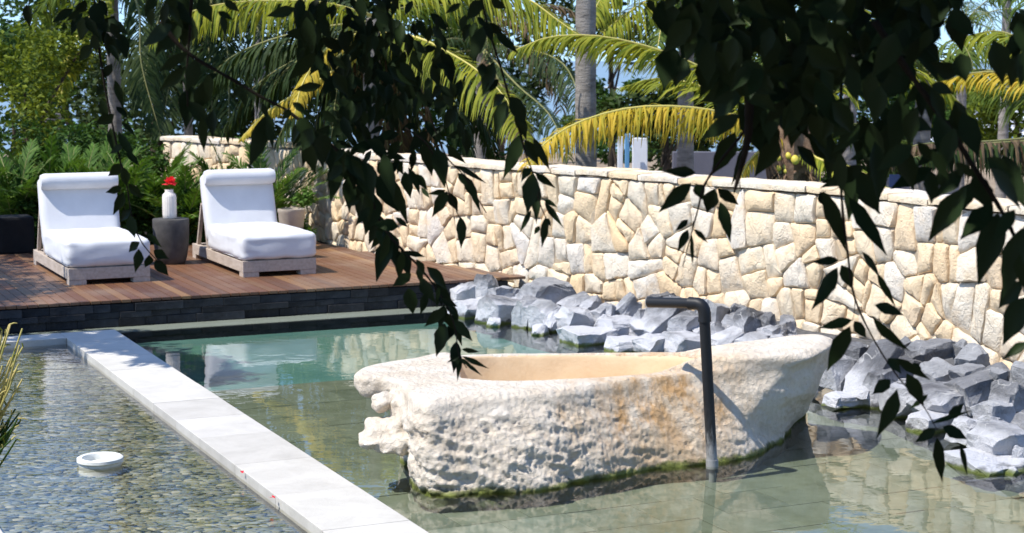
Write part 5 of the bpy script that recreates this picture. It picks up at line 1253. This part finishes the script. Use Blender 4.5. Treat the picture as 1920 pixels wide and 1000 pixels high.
EXP = {
 4.3: [  # right hand sprays
  ((1543,358),(1588,472),36),((1538,360),(1552,392),26),((1592,370),(1664,482),38),((1604,366),(1656,403),10),((1573,488),(1521,492),22),((1570,502),(1523,583),36),((1577,497),(1601,543),30),((1616,472),(1652,522),18),((1645,512),(1679,578),17),
  ((1598,600),(1534,616),25),((1594,612),(1551,696),40),((1602,602),(1625,634),26),((1640,572),(1697,591),27),((1636,594),(1706,664),27),((1664,672),(1692,700),24),((1680,672),(1745,712),24),((1670,712),(1636,740),30),((1682,730),(1647,824),38),((1700,700),(1734,762),34),((1712,680),(1728,704),20),
  ((1754,803),(1715,831),25),((1757,820),(1767,904),27),((1778,785),(1809,756),24),((1745,795),(1824,769),12),((1768,800),(1814,824),30),((1800,832),(1815,894),13),((1740,740),(1705,768),14)],
 3.9: [((1812,350),(1737,456),52),((1862,384),(1800,452),48),((1872,398),(1836,536),60),((1826,326),(1860,402),46),((1916,428),(1880,562),56),((1918,528),(1868,578),46),((1926,556),(1876,648),54),((1930,642),(1877,674),24),((1880,290),(1925,392),50),((1850,296),(1900,332),34),((1755,215),(1790,330),46),((1790,240),(1760,330),40),
  ((1795,140),(1745,120),40),((1800,100),(1812,155),46),((1862,75),(1885,158),50),((1915,100),(1890,165),40),((1745,160),(1790,175),30),((1690,175),(1672,300),50),((1650,160),(1640,235),44),((1720,200),(1700,280),40),((1640,265),(1650,380),42),((1600,210),(1560,262),40),((1560,190),(1600,250),44),((1905,20),(1925,90),46),((1680,60),(1640,150),54),((1780,20),(1830,70),44),((1500,180),(1470,262),46),((1530,150),(1575,245),50)],
 4.4: [((1387,214),(1313,264),38),((1378,248),(1334,332),46),((1402,236),(1444,218),30),((1304,324),(1243,321),25),((1296,344),(1234,399),34),((1304,346),(1320,374),28),((1340,354),(1324,402),36),((1345,352),(1387,386),26),((1350,378),(1371,456),28),((1290,412),(1266,434),15),((1300,430),(1329,456),13),((1290,430),(1271,474),20),((1297,440),(1299,500),10),((1260,85),(1245,170),60),((1240,0),(1262,80),60),((1285,110),(1262,160),56),((1318,105),(1322,180),42),((1345,120),(1310,185),36),((1215,0),(1228,25),20),((1422,170),(1400,262),50),((1385,190),(1440,300),44),((1402,262),(1372,350),22)],
 4.8: [((905,50),(887,119),35),((918,42),(945,70),22),((930,62),(973,102),22),((905,118),(903,148),24),((926,116),(905,182),34),((936,148),(902,182),20),((948,178),(920,202),26),((950,188),(927,257),34),((958,180),(986,238),36),((978,250),(944,337),34),((983,262),(1012,312),30),((1000,258),(1032,321),20),((972,205),(985,265),28),
  ((997,316),(976,338),22),((1003,324),(1042,353),18),((1000,324),(990,402),40),((1004,335),(1006,420),26),((996,394),(974,438),13),((1019,374),(1046,389),12),((1021,379),(1056,427),15),((1023,408),(1016,465),20),((1022,410),(1034,424),12),((1012,424),(1002,440),12),((905,0),(872,38),30),((920,0),(950,16),22)],
 5.0: [((633,298),(621,380),36),((655,330),(654,398),32),((700,362),(689,441),48),((735,448),(702,527),40),((742,408),(766,427),14),((735,333),(764,424),26),((771,513),(736,538),26),((766,540),(774,592),32),((798,548),(789,592),20),((752,470),(770,520),28),((720,430),(745,500),40),((700,395),(720,470),44),((836,578),(796,613),26),((834,606),(818,670),34),((846,590),(868,650),22),((852,600),(886,640),24),((800,500),(842,545),26),((812,530),(856,588),26),((790,520),(815,570),28),
  ((839,359),(809,407),27),((842,361),(859,397),23),((836,357),(801,365),13),((863,406),(866,467),25),((858,325),(880,352),20),((852,310),(915,344),14),((870,330),(898,380),24),((880,345),(902,402),14),((800,262),(808,332),34),((818,276),(836,352),36),((838,272),(873,309),20),((720,288),(737,376),34),((766,314),(786,360),16),((776,330),(788,366),12),((790,352),(806,372),12),
  ((856,640),(850,700),26),((862,660),(858,715),14),((866,655),(900,660),12),((866,668),(918,692),12),((864,672),(888,690),10),((870,680),(905,705),9),((846,655),(868,672),12),((862,668),(838,680),9),((828,560),(858,575),18),((748,425),(700,420),30),((690,350),(655,380),40),((705,330),(750,400),40),((680,300),(700,380),46),((650,290),(690,350),44)],
 5.3: [((50,8),(56,52),22),((150,18),(124,42),16),((172,84),(146,116),24),((165,30),(150,75),30),((180,5),(178,60),36),((195,30),(176,85),26),((200,60),(206,110),22),((215,30),(196,60),26),((160,0),(140,30),26),((215,150),(232,205),18),((190,185),(200,230),20),((214,214),(178,236),26),((207,240),(214,285),24),((222,248),(252,302),20),((228,230),(255,255),14),((197,160),(178,180),18),((210,120),(190,150),20),((230,308),(202,331),26),((232,314),(238,352),22),((228,352),(198,361),18),((232,360),(213,405),22),((240,344),(269,374),20),((246,394),(223,416),20),((243,404),(254,447),26),((262,454),(239,473),20),((260,467),(255,512),24),((280,478),(274,504),22),((288,470),(316,486),22),((290,488),(316,519),24),((275,438),(304,464),15),((232,270),(205,290),16),((238,285),(262,312),16),((218,200),(240,222),16)],
 4.5: [((338,38),(289,106),44),((358,28),(342,92),54),((352,98),(296,136),26),((350,124),(298,174),28),((366,112),(352,172),38),((360,162),(347,242),46),((378,218),(383,286),24),((400,205),(397,262),26),((415,28),(424,68),20),((408,22),(438,38),16),((498,216),(469,317),42),((504,214),(512,282),22),((548,192),(578,216),18),((545,205),(530,225),20),((560,222),(590,262),36),((585,240),(565,285),36),((600,250),(612,300),40),((575,262),(590,330),34),((385,150),(370,215),40),((330,0),(352,40),50),((372,0),(398,42),34),((420,0),(450,24),20),((355,190),(395,240),30),((330,-10),(300,40),30)],
}
for Yk, ls in EXP.items():
    for b_, t_, w in ls: leafm(b_, t_, w*.84, Yk+r3.uniform(-.10, .10), face=None)
branch([(1577, 150), (1577, 350), (1590, 480), (1603, 560), (1640, 640), (1686, 710), (1730, 760), (1757, 806)], 4.3, 6, 2)
branch([(1640, 40), (1700, 130), (1765, 220), (1830, 320), (1880, 400), (1912, 470), (1930, 560)], 3.9, 15, 5)
branch([(1480, 120), (1400, 240), (1345, 310), (1320, 350), (1308, 395), (1296, 440), (1280, 500)], 4.4, 7, 2)
branch([(1405, 180), (1402, 260), (1385, 330), (1376, 362)], 4.3, 20, 4)
branch([(895, -40), (915, 50), (940, 130), (955, 185), (972, 240), (986, 290), (998, 322), (1012, 380), (1024, 410)], 4.8, 6, 2)
branch([(300, 40), (350, 98), (440, 152), (490, 182), (535, 205)], 4.5, 9, 5)
branch([(535, 205), (600, 255), (650, 300), (690, 360), (715, 420), (748, 462), (790, 505), (830, 560), (852, 610), (860, 665), (875, 690)], 5.0, 7, 2, name='branch')
branch([(760, 240), (800, 270), (832, 330), (842, 362), (862, 410)], 5.0, 4, 2)
branch([(800, 200), (835, 290), (870, 330), (912, 400)], 5.0, 4, 2)
branch([(175, -30), (182, 60), (196, 160), (210, 230), (225, 300), (238, 350), (248, 410), (266, 455), (300, 495)], 5.3, 5, 2)
branch([(60, -20), (52, 20)], 5.3, 3, 2)
branch([(360, -30), (356, 60), (350, 140), (352, 200)], 4.5, 7, 3)
for (a, b_, Y) in (((1590, 480), (1573, 489), 4.3), ((1603, 560), (1598, 602), 4.3), ((1590, 478), (1617, 474), 4.3), ((1577, 350), (1545, 358), 4.3), ((1577, 350), (1592, 372), 4.3), ((1700, 720), (1672, 712), 4.3), ((1325, 345), (1300, 344), 4.4), ((1325, 345), (1345, 354), 4.4), ((1300, 415), (1290, 430), 4.4), ((842, 362), (838, 358), 5.0), ((860, 665), (866, 672), 5.0), ((1000, 330), (1020, 376), 4.8)): twig(a, b_, Y)
# random leaves along polylines
def along(pts, Y, n, lp, spread, bias=(0, 1), asp=(.32, .48), dY=.2):
    tot = [math.hypot(pts[i+1][0]-pts[i][0], pts[i+1][1]-pts[i][1]) for i in range(len(pts)-1)]
    for _ in range(n):
        s = r3.uniform(0, sum(tot)); i = 0
        while s > tot[i] and i < len(tot)-1: s -= tot[i]; i += 1
        f = s/tot[i]; x = pts[i][0]+(pts[i+1][0]-pts[i][0])*f+r3.uniform(-spread, spread); y = pts[i][1]+(pts[i+1][1]-pts[i][1])*f+r3.uniform(-spread, spread)
        a = math.atan2(bias[1], bias[0])+r3.gauss(0, .6); L = lp*r3.uniform(.65, 1.2); leafm((x, y), (x+math.cos(a)*L, y+math.sin(a)*L), L*r3.uniform(*asp), Y+r3.uniform(-dY, dY))
along([(560, 215), (600, 255), (650, 300), (690, 360), (715, 420), (748, 470)], 5.0, 36, 50, 17, (.1, 1), (.3, .44))
along([(748, 470), (790, 505), (830, 560), (850, 600)], 5.0, 14, 40, 10, (.1, 1), (.3, .44))
along([(600, -10), (620, 120), (660, 260)], 5.1, 66, 46, 44)
along([(660, 0), (700, 130), (720, 270)], 5.3, 50, 44, 40)
along([(700, 0), (730, 120), (770, 250)], 5.2, 84, 46, 48)
along([(790, 10), (810, 120), (850, 230)], 5.1, 46, 42, 34)
along([(880, 0), (890, 60)], 4.9, 8, 46, 20)
along([(560, 0), (585, 60), (600, 120)], 5.0, 16, 62, 22)
along([(300, 0), (360, 40)], 4.5, 10, 60, 24)
along([(140, 0), (200, 40), (205, 110)], 5.3, 20, 44, 24)
along([(380, 130), (450, 160), (530, 210)], 4.6, 6, 46, 8)
along([(640, 290), (720, 300), (770, 320)], 5.1, 18, 46, 20)
# the dense dark mass at the upper right
MP = [(1225, -30), (1300, 20), (1285, 60), (1330, 150), (1395, 195), (1460, 205), (1560, 160), (1640, 175), (1720, 120), (1770, 70), (1830, -10), (1850, -40)]
def in_poly(x, y, poly):
    c = False; j = len(poly)-1
    for i in range(len(poly)):
        a, b_ = poly[i], poly[j]
        if (a[1] > y) != (b_[1] > y) and x < (b_[0]-a[0])*(y-a[1])/(b_[1]-a[1])+a[0]: c = not c
        j = i
    return c
k = 0
while k < 310:
    x, y = r3.uniform(1220, 1850), r3.uniform(-50, 210)
    if in_poly(x, y, MP):
        a = math.pi/2+r3.gauss(0, .7); L = r3.uniform(50, 92); leafm((x, y-25), (x+math.cos(a)*L, y-25+math.sin(a)*L), L*r3.uniform(.38, .55), r3.uniform(3.9, 4.8)); k += 1
along([(1420, 180), (1500, 200), (1580, 210), (1660, 230), (1700, 210)], 4.2, 34, 84, 30)
along([(1440, 200), (1500, 260), (1560, 280), (1640, 300), (1690, 290)], 4.3, 15, 80, 30)
along([(1700, 130), (1760, 190), (1800, 220)], 4.0, 12, 76, 24)
along([(1700, 250), (1740, 290), (1810, 330)], 4.0, 12, 80, 26)
along([(1880, 0), (1925, 60), (1925, 140)], 4.0, 6, 66, 18)
along([(1850, 320), (1920, 380), (1940, 480)], 3.9, 8, 90, 20)
LEAVES.sort(key=lambda q: -q[0]); print('fg leaves', len(LEAVES))
for a, m, v in LEAVES[:300]:
    o = bpy.data.objects.new('leaf', LM[v]); COL.objects.link(o); o.parent = otree; o.matrix_parent_inverse = Matrix.Translation(-TR); o.matrix_basis = m
V = []; Fc = []
for a, m, v in LEAVES[300:]:
    o_ = len(V); V += [m @ Vector(p)-TR for p in LV[v][0]]; Fc += [tuple(i+o_ for i in f) for f in LV[v][1]]
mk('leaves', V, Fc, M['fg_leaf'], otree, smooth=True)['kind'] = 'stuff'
# crown above the frame that keeps the sprays in shade
cs = []; r2 = random.Random(9)
for i in range(70):
    x, y = r2.uniform(-5.2, 3.2), r2.uniform(.2, 5.9); cs.append((x-TR.x, y-TR.y, r2.uniform(3.6, 4.9)-TR.z, .9, .8, .34))
for i in range(60):                           # unseen leaves added behind the viewer under the tree, to cut sky light
    x, y = r2.uniform(-6.5, 5.5), r2.uniform(-4.5, .2); cs.append((x-TR.x, y-TR.y, r2.uniform(2.6 if y < -1.2 else 3.6, 5)-TR.z, 1.1, .9, .6))
for i in range(40):  # low leaf clouds added to block sky light from behind
    x, y = r2.uniform(-6, 5.5), r2.uniform(-4.8, -2.6); cs.append((x-TR.x, y-TR.y, r2.uniform(.2, 3.0)-TR.z, 1.1, .7, .7))
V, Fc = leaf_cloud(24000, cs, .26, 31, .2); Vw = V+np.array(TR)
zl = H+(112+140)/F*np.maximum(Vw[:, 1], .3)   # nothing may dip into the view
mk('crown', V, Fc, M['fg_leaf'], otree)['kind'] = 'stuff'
for i in range(10):
    c = Vector(cs[i*6][:3]); s0 = Vector((-.1, .1, 3.4)); b = MB(); b.tube([s0, s0.lerp(c, .35)+UP*.35, s0.lerp(c, .7)+UP*.2, c], [.07, .05, .035, .015], 7); b.build('limb', M['fg_bark'], otree, smooth=True)
